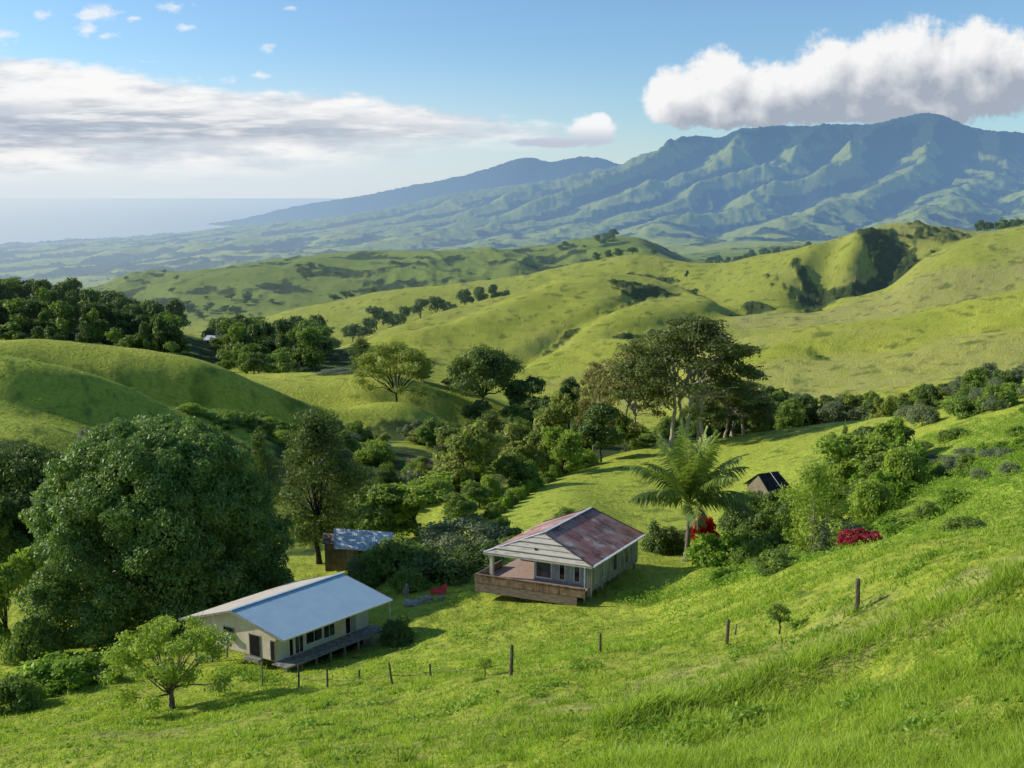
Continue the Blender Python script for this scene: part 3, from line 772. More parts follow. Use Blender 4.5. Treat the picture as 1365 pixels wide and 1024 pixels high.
def lobes(g, big, per, rs, squash=.8, up=-.35):
    """smaller clumps over the outside of each big lobe"""
    out = []
    for c in big:
        R = np.array(c[3:6])
        for _ in range(per):
            d = unit(g.normal(0, 1, 3)); d[2] = d[2] if d[2] > up else -d[2] * .6
            s = rs * g.uniform(.65, 1.35)
            out.append([*(np.array(c[:3]) + d * R * .82), s, s, s * squash])
    return out
def mk_round(lm, bk, R=4.5, Hh=9.0, n=40, leaves_n=11500, size=.46, low=.05, rc=1.5, squash=.75, sh=.5):
    def f(g):
        big = ellipsoid_clumps(g, max(7, n // 4), R * .92, Hh * low, Hh * .93, rc * 1.35, squash, hollow=.55)
        tips = [c[:3] for c in big[:9]]
        cl = lobes(g, big, 6, rc * .62) + [[*b_[:3], b_[3] * .8, b_[4] * .8, b_[5] * .8] for b_ in big]
        return dict(size=(2 * R + rc * .5, Hh), trunk=trunk_mesh('trunk', g, BK[bk], Hh * .28, R * .055, tips), crown=crown_mesh('crown', g, cl, leaves_n, size, LM[lm], shell=sh))
    return f
def mk_airy(lm, bk, R=4.6, Hh=16.0, n=40, leaves_n=19000, size=.34, low=.22, rc=1.45, stems=1, fork=.35, r0=.24):
    def f(g):
        cl = []
        for k in range(n):
            h = low + (1 - low) * (k + .5) / n
            prof = math.sin(min(1, (h - low) / (1 - low) * .92 + .16) * math.pi) ** .7
            a = k * 2.4 + g.uniform(-.5, .5); rr = R * prof * g.uniform(.25, .95)
            s = rc * g.uniform(.6, 1.35)
            cl.append([math.cos(a) * rr, math.sin(a) * rr, Hh * h - rc * .5, s, s, s * .8])
        tips = [c[:3] for c in cl[::2]] + [[0, 0, Hh * .9]]
        return dict(size=(2 * R, Hh), trunk=trunk_mesh('trunk', g, BK[bk], Hh * fork, r0, tips, stems, .5 if stems > 1 else 0, twigs=1),
                    crown=crown_mesh('crown', g, cl, leaves_n, size, LM[lm], shell=.25, aspect=.34, droop=.5, under=.8))
    return f
def mk_flat(lm, bk, R=9, Hh=16, n=40, leaves_n=12000, size=.4, fork=.42, r0=.32, stems=1, spread=.8, layers=3, rc=1.9, thick=.42, lean=0.0):
    """flat layered umbrella crown over bare limbs"""
    def f(g):
        cl = []
        for k in range(n):
            a = k * 2.4 + g.uniform(-.4, .4); q = math.sqrt((k + .5) / n)
            rr = R * q * g.uniform(.82, 1.02)
            top = Hh * (1 - .30 * q * q)
            lay = (k % layers) / max(1, layers) * Hh * .37 * (0.42 + q)
            s = rc * g.uniform(.7, 1.3)
            cl.append([math.cos(a) * rr + lean * (Hh - lay), math.sin(a) * rr, top - lay - s * .4, s * 1.15, s * 1.15, s * thick])
        tips = [[c[0], c[1], c[2] - .2] for c in cl[::2]]
        return dict(size=(2 * R + rc, Hh), trunk=trunk_mesh('trunk', g, BK[bk], Hh * fork, r0, tips, stems, spread, twigs=1, bow=.10, up=.10),
                    crown=crown_mesh('crown', g, cl, leaves_n, size, LM[lm], shell=.2, under=.7, jitter=.7))
    return f
def mk_bush(lm, bk='brown', R=2.2, Hh=2.6, n=20, leaves_n=6000, size=.26, rc=.85, aspect=.5):
    def f(g):
        cl = []
        for k in range(n):
            a = k * 2.4 + g.uniform(-.5, .5); q = math.sqrt((k + .5) / n); s = rc * g.uniform(.65, 1.3)
            z = Hh * (1 - .55 * q * q) * g.uniform(.45, 1.0)
            cl.append([math.cos(a) * R * q * .85, math.sin(a) * R * q * .85, max(z - s * .5, s * .4), s, s, s * .8])
        tips = [c[:3] for c in cl[::2]]
        return dict(size=(2 * R + .3, Hh), stem=trunk_mesh('stem', g, BK[bk], Hh * .22, .06, tips, 3, .18, r_tip=.012),
                    foliage=crown_mesh('foliage', g, cl, leaves_n, size, LM[lm], shell=.35, aspect=aspect))
    return f

MAKERS = {
 'round_dark': mk_round('dark', 'dark'), 'round_dark_b': mk_round('dark', 'dark', R=5, Hh=8.5, n=34), 'round_mid': mk_round('mid', 'brown'), 'round_olive': mk_round('olive', 'brown', R=4.8, Hh=9.5, n=44, leaves_n=13000, sh=.4),
 'round_light': mk_round('light', 'brown', R=4, Hh=7, n=40, leaves_n=13000, size=.36, low=.04, rc=1.25, sh=.35), 'round_grey': mk_round('grey', 'grey', R=4, Hh=7, size=.34),
 'column_dark': mk_round('dark', 'dark', R=3.4, Hh=10.5, n=42, leaves_n=14000, low=.02, rc=1.5),
 'airy': mk_airy('slim', 'dark'), 'airy_small': mk_airy('slim', 'brown', R=3.4, Hh=10, n=22, leaves_n=6000, rc=1.2), 'airy_pale': mk_airy('light', 'pale', R=3.6, Hh=9, n=26, leaves_n=8000, size=.28, low=.2, rc=1.2, r0=.11),
 'flat_big': mk_flat('canopy', 'pale', R=10, Hh=22, n=92, leaves_n=30000, size=.48, fork=.42, r0=.32, stems=5, spread=2.6, rc=2.0, layers=4, thick=.45),
 'flat_brown': mk_flat('brown', 'pale', R=7, Hh=17, n=40, leaves_n=11000, size=.46, fork=.42, r0=.22, stems=2, spread=.9, rc=1.8, layers=4),
 'flat_lone': mk_flat('olive', 'dark', R=9.5, Hh=12.5, n=46, leaves_n=14000, size=.48, fork=.22, r0=.30, rc=1.9, layers=3, thick=.5),
 'flat_dark': mk_flat('dark', 'dark', R=8, Hh=9, n=46, leaves_n=17000, size=.48, fork=.14, r0=.3, rc=2.0, layers=3, thick=.6),
 'bush_dark': mk_bush('dark'), 'bush_mid': mk_bush('mid'), 'bush_mid_b': mk_bush('mid', R=2.4, Hh=2.1, n=18), 'bush_light': mk_bush('light'), 'bush_lush': mk_bush('lush', leaves_n=5500, size=.32), 'bush_grey': mk_bush('grey', size=.2),
 'bush_small': mk_bush('mid', R=1.2, Hh=1.3, n=9, leaves_n=1500, size=.16, rc=.5),
 'far_a': mk_round('dark', 'dark', n=20, leaves_n=2600, size=.8, rc=1.8, low=.0), 'far_b': mk_round('dark', 'dark', R=5.5, Hh=8, n=22, leaves_n=2600, size=.8, rc=1.9, low=.0),
 'far_c': mk_round('mid', 'dark', R=4, Hh=9, n=18, leaves_n=2400, size=.75, rc=1.7, low=.0), 'far_bush': mk_round('dark', 'dark', R=4, Hh=4.5, n=16, leaves_n=1100, size=.8, rc=1.5, low=.02),
}
PART = dict(trunk='trunk', crown='crown', stem='stem', foliage='foliage', blossom='blossom')
def pz(px, py, D): return float(at(px, py, D)[2])
def plant(name, key, px, top, D, wpx, label, cat='tree', group=None, rot=None, hmin=None):
    """stands a plant on the ground D ahead in the direction px, as wide and tall as given"""
    pr = proto(key, MAKERS[key])
    x = float(at(px, 700, D)[0]); gz = float(ground(x, D))
    h = pz(px, top, D) - gz
    w = wpx * D / F_PX
    if top and h < 1.2: print('LOW', label, round(h, 2))
    h = max(h, hmin or 1.2)
    o = bpy.data.objects.new(name, None); o.empty_display_size = 0.5; col.objects.link(o)
    o.location = (x, D, gz - 0.05)
    o.rotation_euler = (0, 0, random.uniform(0, 6.28) if rot is None else rot)
    LAST['h'] = pr['size'][1]
    sw, sh = w / pr['size'][0], h / pr['size'][1]
    o.scale = (sw, sw, sh)
    tag(o, label, cat, group)
    for k, me in pr.items():
        if k == 'size': continue
        c = bpy.data.objects.new(k, me); col.objects.link(c); c.parent = o
    return o

# ---- the great dome-shaped tree
def mk_mango(g):
    big = []
    R, Hh = 10.9, 16.4
    n = 116
    for k in range(n):
        # dome profile: steep skirt to the ground, rounded top
        z = (k + .5) / n; a = k * 2.39996 + g.uniform(-.22, .22)
        ph = z * math.pi / 2 * .98
        rr = R * math.cos(ph) ** .60; zz = Hh * math.sin(ph)
        s = 2.15 * g.uniform(.75, 1.3)
        ins = g.uniform(.91, .99)
        big.append([math.cos(a) * rr * ins, math.sin(a) * rr * ins, max(zz * ins - s * .35, .9), s, s, s * .85])
    cl = lobes(g, big, 9, .82, .72, -.5) + [[*c[:3], c[3] * .86, c[4] * .86, c[5] * .86] for c in big] + [[0, 0, 6.4, 9.2, 9.2, 7.9], [0, 0, 3.4, 10.0, 10.0, 3.2]]
    tips = [[c[0] * .8, c[1] * .8, c[2]] for c in big[6::4]]
    return dict(size=(23.6, Hh + .9), trunk=trunk_mesh('trunk', g, BK['dark'], 2.6, .85, tips, 1), crown=crown_mesh('crown', g, cl, 340000, .285, LM['mango'], shell=.6, aspect=.5, droop=.35, under=.5, lump=.1))
MAKERS['mango'] = mk_mango
# ---- small wide tree with bare forking stems
def mk_spread(g):
    cl = []
    for k in range(46):
        a = k * 2.4 + g.uniform(-.4, .4); q = math.sqrt((k + .5) / 46)
        s = .62 * g.uniform(.65, 1.3)
        z = 5.1 - 1.3 * q * q - (k % 3) * .55 * (.4 + q) - s * .4
        cl.append([math.cos(a) * 3.7 * q, math.sin(a) * 3.7 * q, z, s * 1.15, s * 1.15, s * .7])
    tips = [c[:3] for c in cl[::2]]
    return dict(size=(8.2, 5.2), trunk=trunk_mesh('trunk', g, BK['grey'], 1.15, .15, tips, 2, .12, r_tip=.015, twigs=2, bow=.1, up=.02), crown=crown_mesh('crown', g, cl, 11500, .20, LM['light'], shell=.2, under=.75, aspect=.5))
MAKERS['spread'] = mk_spread
def mk_flower(lm, base, frac):
    def f(g):
        d = mk_bush(base, R=2.2, Hh=2.4, n=18, leaves_n=2600, size=.22)(g)
        cl = []
        for k in range(34):
            a = k * 2.4; q = math.sqrt((k + .5) / 34); s = .46 * g.uniform(.6, 1.3)
            cl.append([math.cos(a) * 2.05 * q, math.sin(a) * 2.05 * q, 2.35 * (1 - .55 * q * q) * g.uniform(.75, 1.02), s, s, s * .7])
        d['blossom'] = crown_mesh('blossom', g, cl, frac, .17, LM[lm], shell=.3, aspect=.8, jitter=.8)
        return d
    return f
MAKERS['bougainvillea'] = mk_flower('magenta', 'mid', 5200)
MAKERS['scarlet_bush'] = mk_flower('scarlet', 'mid', 6500)
def mk_sapling(lm, lean):
    def f(g):
        cl = [[math.cos(k * 2.4) * .5 * q + lean, math.sin(k * 2.4) * .5 * q, .85 + .65 * (1 - q) + .1 * (k % 3), .24, .24, .18] for k in range(12) for q in [math.sqrt((k + .5) / 12)]]
        return dict(size=(1.35, 1.7), stem=trunk_mesh('stem', g, BK['dark'], .7, .045, [c[:3] for c in cl], 1, 0, r_tip=.01), foliage=crown_mesh('foliage', g, cl, 900, .15, LM[lm], shell=.1, aspect=.32, jitter=.9))
    return f
MAKERS['sapling_a'] = mk_sapling('mid', 0.06); MAKERS['sapling_b'] = mk_sapling('light', -.1)

# ---- coconut palm
def palm(px, D, top, wpx, label):
    g = np.random.default_rng(5)
    x = float(at(px, 750, D)[0]); gz = float(ground(x, D)); tip = pz(px, top, D) - gz
    o = bpy.data.objects.new('palm_tree', None); col.objects.link(o); o.location = (x, D, gz - .05); tag(o, label, 'palm tree')
    hT = tip * .46
    zz = np.linspace(0, hT, 16); P = np.stack([.10 * np.sin(zz / hT * 2.2), 0 * zz, zz], 1)
    r = np.interp(zz / hT, [0, .07, .2, 1], [.52, .33, .25, .20]); r[1::2] *= 1.05
    V, F = tubes([(P, r)], 10); link('trunk', mesh_np('trunk', V, F, 4, [BK['grey']], True), o)
    crown0 = P[-1]
    n = 23
    R0 = wpx * D / F_PX / 2 * 1.18
    for k in range(n):
        az = k * 2.39996 + g.uniform(-.15, .15)
        young = k / (n - 1)                                  # 0 = old drooping, 1 = upright spear
        el = R(np.interp(young, [0, .3, .6, 1], [22, 46, 66, 87]))
        Lf = np.interp(young, [0, .5, .85, 1], [6.0, 7.2, 7.2, 6.3]) * R0 / 6.4 * g.uniform(.92, 1.06)
        droop = np.interp(young, [0, .5, 1], [1.45, 1.05, .16])
        K = 26; t = np.linspace(0, 1, K)
        ang = el - droop * t ** 1.6
        dx = np.cumsum(np.cos(ang)) / K * Lf; dz = np.cumsum(np.sin(ang)) / K * Lf
        dirh = np.array([math.cos(az), math.sin(az), 0]); side = np.array([-math.sin(az), math.cos(az), 0])
        C = crown0 + dirh * dx[:, None] + np.array([0, 0, 1]) * (dz[:, None] + .15)
        Vr, Fr = tubes([(C, np.linspace(.055, .012, K))], 4)
        Vs, vs = [Vr], [np.full(len(Vr), .85)]
        Fs = [Fr]; off = len(Vr)
        tt = np.linspace(.10, .99, 84)
        for sgn in (-1, 1):
            B = np.stack([np.interp(tt, t, C[:, i]) for i in range(3)], 1)
            Tn = unit(np.stack([np.interp(tt, t, np.gradient(C[:, i])) for i in range(3)], 1))
            ll = (1.18 * np.sin(np.clip(tt * 1.06 + .05, 0, 1) * np.pi) ** .55 + .16) * R0 / 5.4 * g.uniform(.85, 1.1, 84)
            out = unit(side * sgn * .85 + Tn * .75 + np.array([0, 0, -.30 - .25 * (1 - young)]) + g.normal(0, .11, (84, 3)))
            wv = unit(np.cross(out, np.cross(Tn, out)) + 1e-6) * (.052 * R0 / 5.4)
            mid_ = B + out * ll[:, None] * .5 + np.array([0, 0, .05]); end = B + out * ll[:, None] + np.array([0, 0, -1]) * (ll[:, None] * .28)
            Q = np.stack([B, mid_ + wv, end, mid_ - wv], 1).reshape(-1, 3)
            Vs.append(Q); Fs.append(np.arange(len(Q)) + off); off += len(Q)
            vs.append(np.repeat(np.clip(.50 + .45 * young + g.normal(0, .18, 84), 0, 1), 4))
        me = mesh_np('frond', np.concatenate(Vs), np.concatenate(Fs), 4, [LM['palm']]); attr(me, 'v', np.concatenate(vs))
        link('frond', me, o)
    # hanging dry sheaths under the crown
    m, b, bs = material('dry_palm_sheath', .9, .1); b.put(bs.inputs['Base Color'], b.mix(b.noise(b.obj(), 6, 3), (.22, .12, .05), (.42, .28, .14)))
    paths = [(curve_pts(g, crown0 + (0, 0, .05), crown0 + (math.cos(a) * .5, math.sin(a) * .5, -.75 - .3 * g.random()), 5, .2), np.linspace(.09, .02, 5)) for a in np.arange(0, 6.2, .8)]
    V, F = tubes(paths, 5); link('sheath', mesh_np('sheath', V, F, 4, [m], True), o)
# ---------------------------------------------------------------- buildings
class Frame:
    """plan frame: a along U, b along V (metres), heights absolute"""
    def __init__(s, O, U, V): s.O = np.array(O, float)[:2]; s.U = np.array(U, float)[:2]; s.V = np.array(V, float)[:2]
    def p(s, a, b, z): q = s.O + s.U * a + s.V * b; return (q[0], q[1], z)

class MB:
    def __init__(s): s.v = []; s.f = []
    def hexa(s, P):                       # 8 corners: bottom ring of 4, top ring of 4
        o = len(s.v); s.v += [tuple(map(float, q)) for q in P]
        s.f += [[o+3, o+2, o+1, o], [o+4, o+5, o+6, o+7], [o, o+1, o+5, o+4], [o+1, o+2, o+6, o+5], [o+2, o+3, o+7, o+6], [o+3, o, o+4, o+7]]
        return s
    def box(s, fr, a0, a1, b0, b1, z0, z1):
        return s.hexa([fr.p(a, b, z) for z in (z0, z1) for a, b in ((a0, b0), (a1, b0), (a1, b1), (a0, b1))])
    def slab(s, P, t):                    # quad or triangle P with thickness t downward
        o = len(s.v); n = len(P)
        s.v += [tuple(map(float, q)) for q in P] + [(q[0], q[1], q[2] - t) for q in P]
        s.f += [list(range(o, o + n)), list(range(o + 2 * n - 1, o + n - 1, -1))] + [[o + i, o + n + i, o + n + (i + 1) % n, o + (i + 1) % n] for i in range(n)]
        return s
    def prism(s, A, B):                   # two matching polygons
        o = len(s.v); n = len(A); s.v += [tuple(map(float, q)) for q in list(A) + list(B)]
        s.f += [list(range(o, o + n))[::-1], list(range(o + n, o + 2 * n))] + [[o + i, o + (i + 1) % n, o + n + (i + 1) % n, o + n + i] for i in range(n)]
        return s
    def beam(s, p, q, w, h):
        p = np.array(p, float); q = np.array(q, float); d = unit(q - p); r = unit(np.cross(d, (0, 0, 1.0)) if abs(d[2]) < .95 else np.array([1.0, 0, 0])); u = np.cross(r, d)
        return s.hexa([c + r * x * w / 2 + u * y * h / 2 for c in (p, q) for x, y in ((-1, -1), (1, -1), (1, 1), (-1, 1))])
    def build(s, name, mat, parent=None, bevel=0.0, label=None):
        me = bpy.data.meshes.new(name); me.from_pydata(s.v, [], s.f); me.materials.append(mat)
        import bmesh
        bm = bmesh.new(); bm.from_mesh(me); bmesh.ops.recalc_face_normals(bm, faces=bm.faces)
        bm.to_mesh(me); bm.free(); me.update()
        o = link(name, me, parent, label=label)
        return o

def simple(name, c1, c2, scale=2.0, rough=.8, spec=.25, stretch=(1, 1, 1), detail=4, lo=.35, hi=.65, bmp=0.02, metallic=0.0, haze=False):
    m, b, bs = material(name, rough, spec, haze)
    n = b.noise(b.vmul(b.pos(), stretch), scale, detail, .65)
    b.put(bs.inputs['Base Color'], b.mix(b.ramp(n, lo, hi), c1, c2)); bs.inputs['Metallic'].default_value = metallic
    if bmp: bump(b, bs, n, bmp, .6)
    return m

def stained(name, c1, c2, stain, rough=.8, scale=1.2, amount=.75):
    """wall paint with streaks of dirt running down"""
    m, b, bs = material(name, rough, .2)
    p = b.pos()
    n = b.noise(p, scale, 4, .6); st = b.noise(b.vmul(p, (3.0, 3.0, .35)), 1.6, 5, .65)
    c = b.mix(b.ramp(n, .3, .7), c1, c2)
    b.put(bs.inputs['Base Color'], b.mix(b.ramp(st, .48, .72) * amount, c, stain)); bump(b, bs, n + st, .02, .5)
    return m

def roof_metal(name, fr, c1, c2, c3=None, rough=.38, spec=.5, pitch=.19, along='b', rust=None, rust_amt=(.45, .6)):
    """sheet roofing; ribs run down the slope"""
    m, b, bs = material(name, rough, spec)
    p = b.vadd(b.pos(), (-float(fr.O[0]), -float(fr.O[1]), 0))
    x, y, z = b.sep(p)
    # coordinate along the ridge
    M = np.linalg.inv(np.array([fr.U, fr.V]).T); k = M[0] if along == 'b' else M[1]
    t = x * float(k[0]) + y * float(k[1])
    w = b.math('SINE', t * (6.283 / pitch))
    n = b.noise(p, .8, 4, .6); sheet = b.noise(b.vec(b.math('FLOOR', t * (1 / .85)), 0, 0), 3.7, 0)
    c = b.mix(b.ramp(n, .3, .7) * .7 + (sheet - .5) * .5, c1, c2)
    k2 = M[1] if along == 'b' else M[0]
    s = x * float(k2[0]) + y * float(k2[1])
    dn = b.noise(b.vec(t * 2.2, s * .25, 0), 1.3, 5, .65)
    if rust:
        rn = b.noise(b.vec(t * .7, s * .30, 0), 1.0, 8, .70); rn2 = b.noise(b.vec(t * 6.0, s * .45, 3.0), 1.0, 5, .7)
        c = b.mix(b.ramp(rn * .65 + rn2 * .35, *rust_amt), c, rust[0])
        c = b.mix(b.ramp(b.noise(b.vec(t * .8, s * .40, 7.0), 1.0, 8, .7) * .65 + rn2 * .35, .46, .57) * .8, c, rust[1])
        c = b.mix(b.ramp(b.noise(b.vec(t * .5, s * .5, 13.0), 1.2, 7, .7), .55, .67) * .9, c, rust[2])
    elif c3: c = b.mix(b.ramp(dn, .52, .75) * .5, c, c3)
    b.put(bs.inputs['Base Color'], c)
    bump(b, bs, w * .5 + n * .4, .022, .7)
    return m

glass_m, _b, _bs = material('dark_window_glass', .12, .5)
_b.put(_bs.inputs['Base Color'], _b.mix(_b.ramp(_b.noise(_b.pos(), .9, 3), .4, .65), (.012, .014, .016), (.07, .08, .085)))
curtain_m = simple('pale_curtain', (.20, .22, .23), (.36, .38, .38), 3, .9, .1, (6, 6, .3))
dark_m = simple('dark_opening', (.010, .009, .008), (.022, .020, .018), 2, .9, .1)
white_m = stained('white_window_frame', (.62, .62, .60), (.74, .73, .70), (.36, .33, .28), amount=.4)
grey_wood = simple('grey_weathered_wood', (.16, .145, .125), (.33, .31, .28), 2.2, .85, .15, (1.5, 1.5, 9))
post_wood = simple('fence_post_wood', (.060, .048, .038), (.17, .14, .11), 5, .9, .15, (4, 4, .8))
brown_wood = stained('brown_weathered_boards', (.17, .10, .065), (.36, .23, .15), (.07, .045, .03), amount=.9, scale=2.6)

# ---- cream cottage with the blue metal roof
def cream_house():
    ze, zc, zr, zf = -31.0, -31.45, -29.72, -33.15
    A, B, C = at_z(377, 853.5, ze), at_z(522.7, 799, ze), at_z(238.6, 825, zc)
    U = B - A; U[2] = 0; V = C - A; V[2] = 0
    Lu, Lv = np.linalg.norm(U[:2]), np.linalg.norm(V[:2])
    fr = Frame(A, U / Lu, V / Lv)
    o = bpy.data.objects.new('cream_house', None); col.objects.link(o)
    tag(o, 'cream walled house with a smooth blue metal roof and a raised plank deck', 'house')
    cream = stained('cream_wall', (.56, .46, .33), (.66, .56, .42), (.36, .28, .20), amount=.45)
    pale = stained('pale_blue_wall', (.42, .46, .47), (.54, .56, .55), (.28, .28, .27), amount=.5)
    blue = roof_metal('blue_roof_sheet', fr, (.33, .47, .57), (.40, .54, .63), (.26, .38, .47), .33, .5, .24)
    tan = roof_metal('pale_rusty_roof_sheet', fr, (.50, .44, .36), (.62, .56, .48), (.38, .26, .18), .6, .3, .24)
    rb = .475 * Lv
    P = lambda a, b, z: fr.p(a, b, z)
    W0, W1, B0, B1 = .055 * Lu, .893 * Lu, .128 * Lv, .90 * Lv
    zb = lambda b: ze + (zr - ze) * b / rb if b < rb else zc + (zr - zc) * (Lv - b) / (Lv - rb)
    # walls as slabs so openings sit in them; the gable walls rise to the roof
    t = .14
    def gable(a0, a1):
        prof = [(B0, zf), (B1, zf), (B1, zb(B1) - .10), (rb, zr - .10), (B0, zb(B0) - .10)]
        return MB().prism([P(a0, b, z) for b, z in prof], [P(a1, b, z) for b, z in prof])
    gable(W0, W0 + t).build('gable_wall', cream, o); gable(W1 - t, W1).build('gable_wall', pale, o)
    MB().box(fr, W0 + t, W1 - t, B0, B0 + t, zf, zb(B0) - .10).build('front_wall', pale, o, label='pale blue grey long wall facing the deck')
    MB().box(fr, W0 + t, W1 - t, B1 - t, B1, zf, zb(B1) - .10).build('rear_wall', cream, o)
    MB().box(fr, W0 + t, W1 - t, B0 + t, B1 - t, zf - .12, zf).build('floor', grey_wood, o)
    # roof
    sl = MB().slab([P(0, 0, ze), P(Lu, 0, ze), P(Lu, rb, zr), P(0, rb, zr)], .05).build('roof', blue, o, label='smooth blue metal roof slope')
    MB().slab([P(0, rb, zr + .004), P(Lu, rb, zr + .004), P(Lu, Lv, zc), P(-.02, Lv, zc)], .05).build('roof', tan, o, label='pale rear roof slope')
    MB().beam(P(-.05, rb, zr + .035), P(Lu + .05, rb, zr + .035), .24, .05).build('ridge_cap', blue, sl)
    MB().beam(P(-.02, -.02, ze - .07), P(Lu + .02, -.02, ze - .07), .05, .13).build('fascia', white_m, sl)
    for a in (-.03, Lu + .03):
        MB().beam(P(a, 0, ze - .06), P(a, rb, zr - .06), .05, .15).beam(P(a, rb, zr - .06), P(a, Lv, zc - .06), .05, .15).build('bargeboard', grey_wood, sl)
    # gable-side door, small window, box of the air conditioner
    f = B0 - 0
    def gopen(name, b0, b1, z0, z1, mat, fm):
        x = MB().box(fr, W0 - .05, W0 + .002, b0, b1, z0, z1).build(name, fm, o)
        MB().box(fr, W0 - .062, W0 - .05, b0 + .06, b1 - .06, z0 + .05, z1 - .06).build('pane', mat, x); return x
    gopen('door', .270 * Lv, .375 * Lv, zf + .02, zf + 1.72, dark_m, grey_wood)
    gopen('window', .515 * Lv, .620 * Lv, zf + 1.32, zf + 1.78, glass_m, grey_wood)
    gopen('door', .135 * Lv, .178 * Lv, zf + .02, zf + 1.60, dark_m, grey_wood)
    MB().box(fr, W0 - .34, W0 - .003, .515 * Lv, .575 * Lv, zf + .92, zf + 1.30).build('air_conditioner', white_m, o)
    MB().box(fr, W0 - .40, W0 - .003, .255 * Lv, .39 * Lv, zf - .28, zf - .02).build('step', grey_wood, o)
    # long wall: fractions between its two corners
    wl = W1 - W0
    def fopen(name, f0, f1, z0, z1, mat, fm, mull=0):
        a0, a1 = W0 + f0 * wl, W0 + f1 * wl
        x = MB().box(fr, a0, a1, B0 - .05, B0 + .002, z0, z1).build(name, fm, o)
        n = max(1, mull); w = (a1 - a0 - .05 * (n + 1)) / n
        mb = MB()
        for i in range(n): mb.box(fr, a0 + .05 + i * (w + .05), a0 + .05 + i * (w + .05) + w, B0 - .062, B0 - .05, z0 + .06, z1 - .06)
        mb.build('pane', mat, x); return x
    ht = zb(B0) - zf - .22
    fopen('door', .125, .17, zf + .02, zf + ht * .93, dark_m, white_m)
    fopen('glass_door', .185, .275, zf + .02, zf + ht * .97, glass_m, white_m, 2)
    fopen('window', .30, .475, zf + .42, zf + ht * .97, glass_m, white_m, 2)
    fopen('window', .49, .615, zf + .36, zf + ht * .97, glass_m, white_m, 2)
    fopen('door', .73, .79, zf + .02, zf + ht * .95, dark_m, white_m)
    fopen('door', .79, .85, zf + .02, zf + ht * .95, curtain_m, grey_wood)
    MB().box(fr, W0 + .62 * wl, W0 + .725 * wl, B0 - .03, B0 - .003, zf + .02, zf + ht).build('wall_panel', cream, o, label='cream panel on the long wall')
    # deck of planks on stilts
    d = MB(); nb = 8; w = (B0 + .02) / nb
    for i in range(nb): d.box(fr, W0 - .42, W1 + .45, B0 - .004 - (i + 1) * w + .012, B0 - .004 - i * w, zf - .09 - .004 * (i % 2), zf - .02 - .006 * (i % 3))
    dk = d.build('deck', grey_wood, o)
    MB().box(fr, W0 - .42, W1 + .45, -.06, -.022, zf - .19, zf - .03).build('rim_board', grey_wood, dk)
    for k in range(8):
        a = W0 - .3 + k * (wl + .6) / 7
        for b_ in (.06, B1 - .2): 
            q = P(a, b_, 0); g = float(ground(q[0], q[1]))
            if g < zf - .15: MB().box(fr, a - .06, a + .06, b_ - .06, b_ + .06, g - .3, zf - .12 if b_ > 1 else zf - .095).build('stilt', grey_wood, o)
    q = P(Lu - .12, .12, 0); MB().box(fr, Lu - .15, Lu - .10, .10, .15, zf - .02, ze - .02).build('porch_post', white_m, o)
    # near-black panel added for the shade beneath the house
    MB().box(fr, W0 + .3, W1 - .2, B0 + .35, B0 + .45, -35.2, zf - .13).build('void_shade', dark_m, o)
    return fr
cream_house()

